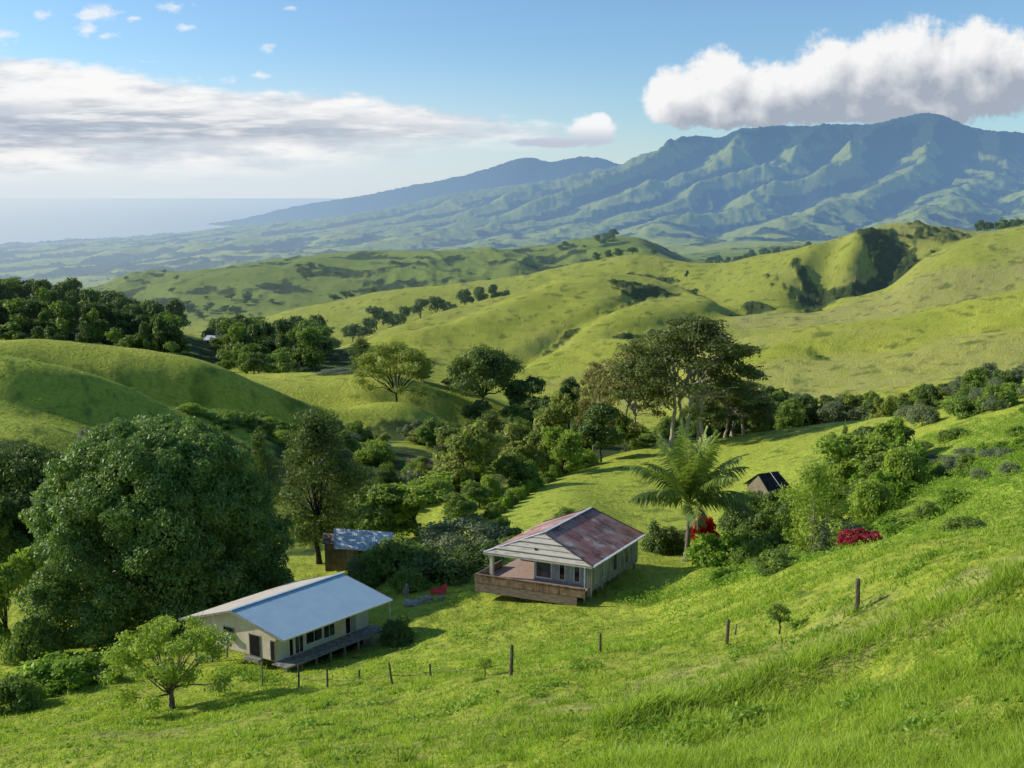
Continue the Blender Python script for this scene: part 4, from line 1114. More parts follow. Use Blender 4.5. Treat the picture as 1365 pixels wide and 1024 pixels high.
# ---- old house with the rusty red roof
def red_house():
    ze, zr, zf, zg = -29.8, -27.9, -31.95, -32.8
    A, B, C = at_z(789.5, 756, ze), at_z(859, 712.6, ze), at_z(644.8, 736.4, ze)
    U = B - A; U[2] = 0; V = C - A; V[2] = 0
    Lu, Lv = np.linalg.norm(U[:2]), np.linalg.norm(V[:2])
    fr = Frame(A, U / Lu, V / Lv); P = lambda a, b, z: fr.p(a, b, z)
    o = bpy.data.objects.new('old_house', None); col.objects.link(o)
    tag(o, 'weathered grey house on stilts with a rusty red metal roof and boarded veranda', 'house')
    rust = roof_metal('rusty_red_roof_sheet', fr, (.42, .145, .115), (.54, .22, .17), None, .6, .3, .20, rust=((.11, .072, .065), (.48, .34, .29), (.56, .50, .44)), rust_amt=(.44, .55))
    wall = stained('grey_peeling_wall', (.26, .26, .235), (.38, .37, .34), (.11, .095, .08), scale=1.6, amount=.9)
    bluewall = stained('faded_blue_panel', (.25, .295, .30), (.36, .40, .395), (.15, .145, .13), scale=2.4, amount=.7)
    bone = simple('bone_white_planks', (.34, .29, .24), (.56, .50, .43), 1.5, .8, .15, (.9, .9, 7), 5, .28, .55)
    cap = simple('grey_ridge_metal', (.38, .40, .42), (.56, .57, .58), 3, .45, .4)
    pink = simple('pinkish_floorboards', (.36, .24, .19), (.48, .35, .29), 2, .8, .15, (1, 6, 1))
    postw = stained('cream_post', (.60, .54, .40), (.70, .63, .48), (.35, .27, .18), amount=.5)
    ra0, rb = .145 * Lu, .52 * Lv
    Rn, Rf = P(ra0, rb, zr), P(Lu, rb, zr)
    rf = MB().slab([P(0, 0, ze), P(Lu, 0, ze), Rf, Rn], .05).build('roof', rust, o, label='rusty red metal roof slope')
    MB().slab([Rn, Rf, P(Lu, Lv, ze), P(0, Lv, ze)], .05).build('roof', rust, o, label='rusty rear roof slope')
    # hipped front of five overlapping planks
    lab = MB(); rows_ = 5
    Cc, Aa, Rr = np.array(P(0, Lv, ze)), np.array(P(0, 0, ze)), np.array(Rn)
    nrm = unit(np.cross(Aa - Cc, Rr - Cc)); nrm = nrm if nrm[2] > 0 else -nrm
    hip = MB()
    for i in range(rows_):
        t0, t1 = i / rows_, min(1, (i + 1) / rows_ + .012)
        l0, r0 = Cc + (Rr - Cc) * t0, Aa + (Rr - Aa) * t0; l1, r1 = Cc + (Rr - Cc) * t1, Aa + (Rr - Aa) * t1
        lift = nrm * (.12 + .05 * (i % 2)); lo_ = nrm * .022
        if i == rows_ - 1: hip.slab([tuple(l0 + lift), tuple(r0 + lift), tuple(Rr + lo_)], .04)
        else: hip.slab([tuple(l0 + lift), tuple(r0 + lift), tuple(r1 + lo_), tuple(l1 + lo_)], .04)
    hip.build('hip_boards', bone, rf)
    kn = Cc + (Rr - Cc) * .36 + (Aa + (Rr - Aa) * .36 - Cc - (Rr - Cc) * .36) * .45 + nrm * .09
    MB().hexa([kn + np.array([x, y, z]) for z in (-.06, .06) for x, y in ((-.09, -.09), (.09, -.09), (.09, .09), (-.09, .09))]).build('vent_hole', dark_m, rf)
    MB().beam(np.array(Rn) + (0, 0, .05), np.array(Rf) + (0, 0, .05), .26, .07).build('ridge_cap', cap, rf)
    MB().beam(np.array(P(0, Lv, ze + .05)), np.array(Rn) + (0, 0, .06), .24, .07).build('hip_cap', cap, rf)
    MB().beam(np.array(P(0, 0, ze + .04)), np.array(Rn) + (0, 0, .06), .20, .06).build('hip_cap', simple('dark_hip_metal', (.10, .075, .06), (.22, .17, .14), 3), rf)
    MB().beam(P(-.02, -.06, ze - .02), P(Lu + .05, -.06, ze - .02), .26, .09).build('gutter', cap, rf)
    MB().beam(P(-.05, 0, ze - .07), P(-.05, Lv, ze - .07), .06, .14).build('fascia', bone, rf)
    MB().beam(P(Lu + .03, 0, ze), P(Lu + .03, rb, zr), .06, .16).beam(P(Lu + .03, rb, zr), P(Lu + .03, Lv, ze), .06, .16).build('bargeboard', simple('dark_bargeboard', (.07, .045, .04), (.14, .09, .08), 3), rf)
    w0, w1, b0, b1 = .10 * Lu, .97 * Lu, .045 * Lv, .95 * Lv; bs_ = .58 * Lv; zt = ze - .10
    t = .12
    # ragged side wall: boards of uneven length
    g = np.random.default_rng(3); sw = MB(); n = 34; a = .02 * Lu
    for k in range(n):
        a0 = a + k * (w1 - a) / n; a1 = a + (k + 1) * (w1 - a) / n - .012
        zb_ = zf - .28 - abs(g.normal(0, .16)) + (.0 if k > 4 else .02)
        sw.box(fr, a0, a1, b0 + .008 * (k % 2), b0 + t, zb_, zt)
    sw.build('side_wall', wall, o, label='grey peeling side wall with ragged lower boards')
    MB().box(fr, w1 - t, w1, b0 + t, b1 - t, zf, zt).build('rear_wall', wall, o)
    MB().box(fr, .5 * Lu, w1 - t, b1 - t, b1, zf, zt).build('far_wall', wall, o)
    MB().box(fr, w0, w0 + t, b0 + t, bs_, zf, zt).build('front_wall', bluewall, o, label='faded blue front wall under the veranda')
    MB().box(fr, w0 + t, .5 * Lu, bs_ - t, bs_, zf, zt).build('porch_wall', bluewall, o)
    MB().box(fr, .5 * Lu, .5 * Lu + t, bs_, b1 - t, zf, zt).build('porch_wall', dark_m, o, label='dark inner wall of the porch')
    MB().box(fr, -.11 * Lu, w1 - t, b0 + t, Lv * .99, zf - .12, zf).build('floor', pink, o)
    # windows of the front wall
    for i, (f0, f1, mat, pale_) in enumerate([(.05, .16, curtain_m, 1), (.19, .30, glass_m, 0), (.33, .42, curtain_m, 1), (.45, .56, glass_m, 0), (.58, .66, curtain_m, 1), (.69, .97, glass_m, 0)]):
        q0, q1 = b0 + t + f0 * (bs_ - b0 - t), b0 + t + f1 * (bs_ - b0 - t)
        x = MB().box(fr, w0 - .04, w0 + .002, q0, q1, zf + (.25 if i < 5 else .2), zt - .12).build('window', bluewall if pale_ else white_m, o)
        MB().box(fr, w0 - .052, w0 - .04, q0 + .06, q1 - .06, zf + .32, zt - .18).build('pane', mat, x)
    for i, (f0, f1, z0, z1, mat) in enumerate([(.04, .085, .75, 1.75, glass_m), (.15, .19, .70, 1.85, curtain_m), (.30, .35, .75, 1.75, curtain_m), (.48, .54, .8, 1.75, glass_m), (.57, .62, .8, 1.75, curtain_m), (.71, .76, .8, 1.75, glass_m), (.84, .88, .8, 1.75, curtain_m)]):
        x = MB().box(fr, f0 * Lu, f1 * Lu, b0 - .045, b0 - .002, zf + z0 - .55, zf + z1).build('shutter' if mat is curtain_m else 'window', white_m if i < 3 else wall, o)
        MB().box(fr, f0 * Lu + .05, f1 * Lu - .05, b0 - .057, b0 - .045, zf + z0 - .48, zf + z1 - .06).build('pane', mat, x)
    # posts
    for nm, a_, b_, mt, w in (('veranda_post', .02 * Lu, .935 * Lv, postw, .13), ('veranda_post', .015 * Lu, .012 * Lv, grey_wood, .06), ('veranda_post', -.01 * Lu, .06 * Lv, cap, .045)):
        q = P(a_, b_, 0); gz = float(ground(q[0], q[1])) - .2
        MB().box(fr, a_ - w, a_ + w, b_ - w, b_ + w, gz if w < .1 else zf, ze - .09).build(nm, mt, o)
    # board parapet round the veranda: two courses of heavy planks
    pa = -.13 * Lu
    par = MB(); par.box(fr, pa - .06, pa, -.005 * Lv, 1.0 * Lv, -32.05, -31.33)
    up = par.build('parapet', brown_wood, o, label='reddish brown plank veranda front')
    MB().box(fr, pa - .035, pa + .03, .065 * Lv, .995 * Lv, -32.86, -32.07).build('parapet', simple('grey_brown_boards', (.17, .12, .09), (.30, .23, .18), 2.0, .85, .15, (1, 1, 6)), o, label='grey brown lower planks of the veranda')
    mb = MB(); mb.box(fr, pa + .002, .30 * Lu, 1.0 * Lv, 1.0 * Lv + .07, -32.05, -31.36); mb.box(fr, pa + .002, .30 * Lu, .99 * Lv, 1.0 * Lv + .03, -32.86, -32.07)
    mb.build('parapet', grey_wood, o, label='grey end boards of the veranda')
    MB().box(fr, pa - .11, pa + .05, .0, Lv, -31.325, -31.27).build('handrail', brown_wood, up)
    for a_, b_ in [(.05, .1), (.05, .5), (.05, .9), (.35, .06), (.62, .06), (.93, .06), (.35, .5), (.62, .5), (.93, .5), (.93, .92), (.62, .92)]:
        q = P(a_ * Lu, b_ * Lv, 0); gz = float(ground(q[0], q[1]))
        if gz < zf - .3: MB().box(fr, a_ * Lu - .09, a_ * Lu + .09, b_ * Lv - .09, b_ * Lv + .09, gz - .3, zf - .13).build('stilt', grey_wood, o)
red_house()

def shed_house():
    """small shed with a blue sheet roof, half under the bushes"""
    D = 101.0
    zt = pz(447, 730, D); zr = zt + 1.55
    A = at_z(447, 730.5, zt); B = at_z(522, 735.5, zt)
    U = B - A; U[2] = 0; Lu = np.linalg.norm(U[:2]); U = U / Lu
    V = np.array([-.16, .99, 0.0]); fr = Frame(A, U, V)
    T = at_z(464, 706, zr); Lv = float(np.linalg.norm((T - A)[:2]) * .98)
    P = lambda a, b, z: fr.p(a, b, z)
    o = bpy.data.objects.new('shed', None); col.objects.link(o); tag(o, 'low timber shed with a faded blue sheet roof half covered by bushes', 'shed')
    blue = roof_metal('faded_blue_shed_roof', fr, (.44, .54, .60), (.60, .68, .72), (.16, .19, .20), .5, .4, .22)
    q = P(1, 1, 0); gz = float(ground(q[0], q[1])) - .4
    MB().slab([P(-.05, -.15, zt), P(Lu + .3, -.15, zt), P(Lu + .3, Lv, zr), P(-.05, Lv, zr)], .05).build('roof', blue, o)
    MB().beam(P(-.08, -.15, zt + .0), P(-.08, Lv, zr + .0), .12, .16).build('bargeboard', simple('pale_bargeboard', (.38, .40, .40), (.5, .5, .5), 3), o)
    wood = stained('brown_shed_boards', (.12, .09, .065), (.20, .16, .12), (.06, .045, .035), amount=.7)
    MB().box(fr, .15, Lu, .2, .3, gz, zt - .03).build('front_wall', wood, o)
    prof = [(.2, gz), (Lv - .2, gz), (Lv - .2, zr - .22), (.2, zt - .0)]
    MB().prism([P(.03, b, z) for b, z in prof], [P(.145, b, z) for b, z in prof]).build('side_wall', wood, o)
    MB().box(fr, 1.25, 2.05, .17, .198, gz + .4, zt - .12).build('door', simple('tan_door', (.17, .14, .10), (.24, .20, .15), 3), o)
    MB().box(fr, 2.45, Lu - .3, .185, .198, gz + 1.2, zt - .25).build('window', glass_m, o)
    MB().box(fr, -1.25, .02, .9, 2.2, gz, zt + .05).build('annex', wood, o, label='small brown annex beside the shed')
    MB().slab([P(-1.45, .75, zt + .12), P(.0, .75, zt + .12), P(.0, 2.5, zt + .75), P(-1.45, 2.5, zt + .75)], .05).build('annex_roof', simple('rusty_annex_roof', (.09, .07, .06), (.24, .20, .17), 2), o)
shed_house()

def dark_roof_hut():
    D = 116.0
    z = lambda py: pz(1010, py, D)
    zr, ze = z(634), z(651)
    A = at_z(1024.6, 653.5, ze); B = at_z(1055, 649, ze)
    U = B - A; U[2] = 0; Lu = np.linalg.norm(U[:2]); U = U / Lu
    V = np.array([-U[1] - .25, U[0], 0.0]); V = V / np.linalg.norm(V); fr = Frame(A, U, V); P = lambda a, b, zz: fr.p(a, b, zz)
    Lv = 3.6; rb = 1.8
    o = bpy.data.objects.new('hut', None); col.objects.link(o); tag(o, 'small beige hut with a black pitched roof behind the palm', 'hut')
    blk = simple('black_roofing', (.012, .012, .014), (.030, .030, .033), 2, .7, .3)
    beige = stained('beige_hut_wall', (.20, .16, .10), (.28, .23, .15), (.13, .10, .07), amount=.4)
    gz = float(ground(A[0], A[1])) - .5
    rf = MB().slab([P(-.2, -.15, ze - .1), P(Lu, -.15, ze - .1), P(Lu - .4, rb, zr), P(.05, rb, zr)], .07).build('roof', blk, o)
    MB().slab([P(.05, rb, zr + .003), P(Lu - .4, rb, zr + .003), P(Lu, Lv + .15, ze - .1), P(-.2, Lv + .15, ze - .1)], .07).build('roof', blk, o)
    MB().beam(P(.55 * Lu, -.1, ze - .02), P(.55 * Lu, rb, zr + .06), .08, .05).build('flashing', white_m, rf)
    prof = [(.15, gz), (Lv - .15, gz), (Lv - .15, ze - .15), (rb, zr - .12), (.15, ze - .15)]
    for a0 in (.15, Lu - .35):
        MB().prism([P(a0, b, q) for b, q in prof], [P(a0 + .12, b, q) for b, q in prof]).build('gable_wall', beige, o)
    MB().box(fr, .27, Lu - .35, .15, .27, gz, ze - .2).build('front_wall', simple('dark_hut_front', (.06, .05, .04), (.12, .1, .08)), o)
    MB().box(fr, .27, Lu - .35, Lv - .27, Lv - .15, gz, ze - .2).build('rear_wall', beige, o)
    MB().box(fr, .02, .1, -.1, -.02, gz, ze - .15).build('post', white_m, o)
    MB().box(fr, .10, .148, 1.0, 1.7, gz + 1.6, gz + 2.6).build('window', glass_m, o)
dark_roof_hut()

def far_building():
    D = 470.0; x = float(at(287, 452, D)[0]); zt = pz(287, 450, D)
    fr = Frame((x, D), (1, 0), (0, 1)); gz = float(ground(x, D))
    o = bpy.data.objects.new('building', None); col.objects.link(o); tag(o, 'distant low white roofed building among the dark trees', 'building')
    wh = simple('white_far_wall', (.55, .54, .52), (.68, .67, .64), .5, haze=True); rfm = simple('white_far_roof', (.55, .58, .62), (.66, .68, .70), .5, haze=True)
    MB().box(fr, -5, 5, 0, 7, min(gz, zt - 4) - 1, zt - 1.2).build('wall', wh, o)
    MB().slab([fr.p(-5.6, -.6, zt - 1.15), fr.p(5.6, -.6, zt - 1.15), fr.p(5.0, 3.5, zt + .6), fr.p(-5.0, 3.5, zt + .6)], .15).build('roof', rfm, o)
    MB().slab([fr.p(-5.0, 3.5, zt + .604), fr.p(5.0, 3.5, zt + .604), fr.p(5.6, 7.6, zt - 1.15), fr.p(-5.6, 7.6, zt - 1.15)], .15).build('roof', rfm, o)
    mb = MB(); 
    for k in range(4): MB().box(fr, -4.2 + k * 2.4, -2.9 + k * 2.4, -.06, -.003, zt - 2.9, zt - 1.7).build('window', dark_m, o)
far_building()

# ---- fence posts and a sagging wire
POSTS = [(350, 915, 880, 62, 'pale thin fence post nearest the cream house wall'), (399, 929, 893, 60.5, 'second fence post from the cream house, straight'), (437, 927, 898, 58.5, 'third fence post from the cream house, dark'),
         (479, 921, 899, 57.5, 'short dark fence post, fourth from the cream house'), (523, 920, 888, 55.5, 'leaning pale topped fence post below the blue roof'), (574, 911, 890, 55, 'thin short post midway between the two houses'),
         (681, 902, 857, 47.5, 'tall grey fence post beside the small sapling in mid slope'), (800, 881, 852, 50, 'slim fence post standing below the rusty red roofed house'), (969, 861, 823, 44.5, 'split topped weathered post left of the dark sapling'),
         (1142, 818, 773, 39.5, 'thick dark fence post, rightmost on the open slope'), (981, 826, 813, 47, 'tiny broken stick behind the split topped post')]
post_top = {}
for i, (px, base, top, D, lab) in enumerate(POSTS):
    x = float(at(px, base, D)[0]); gz = float(ground(x, D)); h = (base - top) * D / F_PX * 1.03
    g = np.random.default_rng(i)
    r = {9: .105, 6: .095, 8: .09, 10: .045}.get(i, .065)
    lean = {4: (-.12, 0), 10: (.10, .1), 8: (.02, .03), 9: (-.03, 0)}.get(i, (g.normal(0, .03), g.normal(0, .03)))
    zz = np.array([-.35, 0, h * .35, h * .7, h * .93, h]); P = np.stack([lean[0] * zz + g.normal(0, .006, 6), lean[1] * zz + g.normal(0, .006, 6), zz], 1)
    V, F = tubes([(P, r * np.array([1.08, 1.03, 1, .96, .9, .55 if i == 8 else .8]))], 8)
    V = V.tolist(); F = F.reshape(-1, 4).tolist(); k = len(V); V.append([*(P[-1] + (0, 0, .02 if i != 8 else .08))])
    me = bpy.data.meshes.new('fence_post'); me.from_pydata(V, [], F + [[k - 8 + j, k - 8 + (j + 1) % 8, k] for j in range(8)], )
    me.materials.append(post_wood if i != 0 else grey_wood); me.update()
    o = link('fence_post', me, None, None, lab, 'fence post', 'fence posts along the slope', (x, D, gz))
    post_top[i] = np.array([x, D, gz]) + P[3] * [1, 1, .62]
wire_m = simple('rusty_wire', (.10, .08, .065), (.18, .14, .11), 6)
paths = []
for a, b_ in ((1, 2), (2, 3), (3, 4), (4, 5), (5, 6)):
    t = np.linspace(0, 1, 14)[:, None]; Q = post_top[a] * (1 - t) + post_top[b_] * t; Q[:, 2] -= (.16 * 4 * t * (1 - t))[:, 0]
    Q[:, 2] = np.maximum(Q[:, 2], ground(Q[:, 0], Q[:, 1]) + .25)
    paths.append((Q, np.full(14, .019)))
V, F = tubes(paths, 5)
link('fence_wire', mesh_np('fence_wire', V, F, 4, [wire_m], True), label='slack rusty wire strung between the left fence posts', cat='wire')

# ---- rocks, red cloth
rock_m = simple('pale_rock', (.22, .19, .16), (.42, .38, .33), 2.2, .9, .1)
def rock(px, py, D, sx_, sy_, sz_, lab, seed):
    g = np.random.default_rng(seed); n, m = 14, 9
    th, ph = np.meshgrid(np.linspace(0, 2 * np.pi, n, endpoint=False), np.linspace(-1.4, 1.4, m))
    d = np.stack([np.cos(ph) * np.cos(th), np.cos(ph) * np.sin(th), np.sin(ph)], -1)
    r = 1 + .22 * np.sin(d[..., 0] * 3 + seed) * np.cos(d[..., 1] * 4 + seed) + .10 * np.sin(d[..., 2] * 7 + d[..., 0] * 5) + g.normal(0, .04, d.shape[:2])
    V = (d * r[..., None] * [sx_, sy_, sz_]).reshape(-1, 3)
    F = []
    for i in range(m - 1):
        for j in range(n): F.append([i * n + j, i * n + (j + 1) % n, (i + 1) * n + (j + 1) % n, (i + 1) * n + j])
    me = bpy.data.meshes.new('rock'); me.from_pydata(V.tolist(), [], F + [list(range(n))[::-1], list(range((m - 1) * n, m * n))]); me.materials.append(rock_m); me.update()
    x = float(at(px, py, D)[0]); link('rock', me, None, None, lab, 'rock', None, (x, D, float(ground(x, D)) + sz_ * .35))
rock(551, 793, 80.5, .95, .6, .32, 'long flat pale rock on the grass before the bushes', 1)
rock(567, 791, 80.8, .62, .5, .42, 'rounded pale rock touching the flat one near the red cloth', 2)
rock(588, 787, 81.2, .36, .3, .28, 'small pale rock under the red cloth', 3)
rock(541, 776, 83.5, .35, .35, .65, 'upright grey stone under the bushes beside the blue roof', 4)
rock(514, 584, 179, 1.0, .8, 1.3, 'distant upright pinkish boulder on the green gully bank', 5)
def red_cloth():
    m = simple('red_cloth', (.45, .03, .025), (.62, .06, .045), 3, .7, .2, bmp=.03)
    D = 82.5; P0 = at(573, 775, D); x, y = P0[0], D; gz = float(ground(x, y)); n, k = 14, 8
    V = []
    for i in range(n):
        for j in range(k):
            s, t = i / (n - 1), j / (k - 1)
            V.append((x + 1.45 * s, y + .45 * t + .12 * math.sin(6 * s) + .1 * t * math.sin(9 * s), gz + .10 + (.28 + .55 * s) * (.12 + .88 * t) - .10 * math.sin(math.pi * s) + .10 * s))
    F = [[i * k + j, (i + 1) * k + j, (i + 1) * k + j + 1, i * k + j + 1] for i in range(n - 1) for j in range(k - 1)]
    me = bpy.data.meshes.new('red_cloth'); me.from_pydata(V, [], F); me.materials.append(m); me.update()
    for p in me.polygons: p.use_smooth = True
    link('red_cloth', me, None, None, 'red cloth slung under the bushes beside the pale rocks', 'cloth')
red_cloth()
# ---------------------------------------------------------------- planting
plant('mango_tree', 'mango', 211, 557, 88.5, 353, 'huge dark dome shaped tree whose foliage reaches the grass', rot=.4)
plant('tree', 'airy', 424, 549, 106, 150, 'tall airy olive green tree with a slim dark trunk by the shed', rot=1.0)
plant('tree', 'airy_small', 350, 572, 125, 62, 'slender pale tree peeping out right of the dome tree', rot=2.0)
plant('tree', 'spread', 213, 829, 58, 190, 'small wide tree with forking bare stems before the cream house', rot=.9)
# left edge
for a in [('bush', 'bush_lush', 62, 868, 66, 128, 'broad light green bush left of the small forking tree', 'bush'), ('bush', 'bush_mid', -6, 893, 61, 84, 'dark bush cut by the bottom left edge', 'bush'),
          ('bush', 'bush_mid_b', 118, 905, 67, 60, 'low bush tucked beside the broad light green one', 'bush'),
          ('tree', 'round_light', -2, 742, 78, 105, 'bright green leafy tree at the left edge beside the dome tree', 'tree'), ('bush', 'bush_mid', 30, 812, 76, 80, 'bush at the foot of the left edge tree', 'bush'),
          ('tree', 'round_mid', -6, 655, 98, 74, 'dark tree at the left edge above the bright one', 'tree'), ('tree', 'flat_dark', 42, 597, 108, 152, 'flat topped dark tree spreading left of the dome tree', 'tree'),
          ('tree', 'round_grey', 150, 566, 131, 92, 'grey green tree showing over the left shoulder of the dome', 'tree'), ('tree', 'round_dark_b', 108, 640, 107, 90, 'dark tree in the gap left of the dome tree', 'tree'),
          ('tree', 'round_olive', 22, 672, 104, 60, 'olive green tree below the flat topped one', 'tree'), ('bush', 'bush_grey', 275, 783, 84, 26, 'pale grey shrub at the right foot of the dome tree', 'shrub'),
          ('bush', 'bush_small', 200, 818, 79, 30, 'little pale weed shrub in front of the dome tree', 'shrub')]:
    plant(*a)
# around the shed and the two houses
for a in [('bush', 'bush_mid', 528, 708, 93, 108, 'leafy bush hiding the right half of the shed', 'bush'), ('bush', 'bush_grey', 618, 688, 100, 135, 'grey green bush highest in the thicket behind the lawn', 'bush'),
          ('bush', 'bush_mid_b', 668, 693, 103, 70, 'bush at the edge of the sloping lawn left of the rusty roof', 'bush'), ('bush', 'bush_grey', 474, 737, 91, 44, 'small grey green bush against the shed wall', 'bush'), ('bush', 'bush_mid', 497, 728, 91, 66, 'small bush between the shed and the blue roof', 'bush'),
          ('bush', 'bush_dark', 585, 727, 88, 110, 'dark bush overhanging the red cloth', 'bush'), ('bush', 'bush_dark', 640, 720, 91, 80, 'dark bush left of the veranda', 'bush'),
          ('bush', 'bush_mid', 545, 752, 85, 60, 'low bush above the pale rocks', 'bush'), ('bush', 'bush_mid', 690, 712, 96, 60, 'bush touching the veranda roof of the old house', 'bush'),
          ('tree', 'round_light', 555, 640, 128, 150, 'wide bright topped tree behind the shed', 'tree'), ('tree', 'round_mid', 492, 648, 124, 110, 'leafy tree right behind the slim trunk', 'tree'),
          ('tree', 'round_mid', 620, 655, 122, 70, 'small tree at the lower end of the lawn hedge', 'tree'),
          ('tree', 'round_olive', 612, 556, 152, 128, 'round olive tree with a dark shaded side in mid valley', 'tree'), ('tree', 'round_grey', 560, 630, 150, 70, 'greyish shrubby tree below the round olive tree', 'tree'),
          ('tree', 'airy_small', 512, 625, 150, 60, 'thin grey tree on the valley bank', 'tree'), ('bush', 'bush_light', 500, 585, 172, 60, 'bright bush on the valley bank', 'bush'),
          ('bush', 'bush_mid', 755, 671, 108, 36, 'lone bush on the lawn behind the rusty roof', 'bush'), ('bush', 'bush_dark', 528, 819, 72, 50, 'small dark bush at the end of the cream house deck', 'bush'),
          ('tree', 'round_olive', 700, 560, 172, 90, 'light olive tree in the valley left of the dark column', 'tree'), ('tree', 'round_light', 748, 572, 168, 78, 'bright green tree beside the dark column tree', 'tree'),
          ('tree', 'airy_small', 655, 548, 190, 72, 'thin crowned tree behind the round olive tree', 'tree'), ('tree', 'round_mid', 690, 606, 152, 66, 'small tree at the middle of the lawn hedge', 'tree'),
          ('tree', 'column_dark', 800, 538, 183, 64, 'dense dark column shaped tree at the lawn corner', 'tree'), ('tree', 'round_mid', 836, 552, 196, 44, 'mid green tree hard against the dark column', 'tree'),
          ('bush', 'bush_light', 770, 596, 178, 60, 'bright bush at the foot of the dark column tree', 'bush'), ('tree', 'round_olive', 745, 520, 205, 84, 'brown green tree above the bright valley tree', 'tree'),
          ('tree', 'round_grey', 688, 570, 205, 60, 'grey tree deep in the valley', 'tree'), ('bush', 'bush_grey', 460, 575, 180, 60, 'grey scrub on the foot of the left spur', 'bush'),
          ('bush', 'bush_light', 300, 546, 168, 70, 'bright bush on the crest above the dome tree', 'bush'), ('bush', 'bush_mid', 340, 558, 170, 60, 'bush lower on the crest beside the bright one', 'bush'), ('bush', 'bush_light', 262, 552, 165, 50, 'leftmost bright bush on the crest above the dome', 'bush'),
          ('tree', 'round_mid', 585, 610, 158, 60, 'mid green tree under the round olive crown', 'tree'), ('tree', 'round_mid', 640, 640, 135, 62, 'mid green tree at the lawn hedge start', 'tree')]:
    plant(*a)
# hedge along the left edge of the sloping lawn
for k in range(16):
    t = k / 15
    D = 124 + 58 * t; px = 655 + (770 - 655) * t + random.uniform(-3, 3)
    x = float(at(px, 640, D)[0]); plant('hedge_bush', random.choice(['bush_light', 'bush_mid_b', 'bush_lush']), px, 0, D, random.uniform(20, 30), 'low bright bush in the hedge along the left lawn edge', 'bush', 'hedge bushes along the sloping lawn').scale[2] = random.uniform(.7, 1.1)
# tall pale stemmed trees
plant('tree', 'flat_big', 913, 421, 192, 205, 'tallest tree, broad olive canopy on several pale stems behind the palm', rot=.3)
plant('tree', 'flat_brown', 838, 462, 200, 120, 'brownish thin crowned tall tree left of the tallest one', rot=2.2)
plant('tree', 'flat_big', 975, 505, 205, 120, 'lower dark right arm tree of the tall pale stemmed group', rot=2.6)
plant('tree', 'flat_brown', 790, 480, 215, 70, 'thin brown tree beyond the dark column tree', rot=4.2)
plant('tree', 'flat_lone', 530, 456, 268, 118, 'lone leaning umbrella tree on the grassy spur', rot=.6)
plant('tree', 'airy_small', 488, 450, 296, 54, 'thin pale tree left of the lone umbrella tree', rot=.6)
for a in [('tree', 'flat_dark', 648, 463, 290, 108, 'dark spreading tree in the valley right of the umbrella tree', 'tree'), ('tree', 'round_dark', 702, 492, 285, 60, 'dark tree right beside the dark spreading one', 'tree'),
          ('tree', 'round_dark_b', 757, 503, 272, 48, 'dark round tree left of the tall pale stemmed group', 'tree'), ('tree', 'round_dark', 722, 520, 270, 64, 'dark tree between the two dark round valley trees', 'tree'),
          ('tree', 'round_mid', 690, 540, 262, 50, 'mid green tree at the spur end', 'tree'), ('tree', 'round_mid', 735, 545, 250, 60, 'mid green tree over the brown green one', 'tree'), ('tree', 'round_dark', 608, 500, 300, 36, 'dark tree behind the spur crest', 'tree'),
          ('tree', 'round_dark', 565, 492, 300, 34, 'small dark tree at the right of the umbrella tree', 'tree'), ('bush', 'bush_grey', 455, 492, 305, 60, 'grey scrub behind the spur crest', 'bush')]:
    plant(*a)
# hedgerow across the right, beyond the lawn crest
for k in range(34):
    px = 925 + k * 13.6 + random.uniform(-5, 5); D = random.uniform(236, 262) - max(0, px - 1150) * .12
    top = np.interp(px, [925, 960, 1000, 1060, 1120, 1180, 1240, 1300, 1365], [548, 548, 530, 522, 524, 522, 512, 506, 496]) + random.uniform(-3, 14)
    plant('hedgerow_tree', random.choice(['round_dark', 'round_dark_b', 'round_mid', 'round_grey', 'round_olive', 'round_dark']), px, top, D, random.uniform(32, 56), 'dark tree in the hedgerow below the big right hill', 'tree', 'hedgerow trees beyond the lawn', hmin=4)
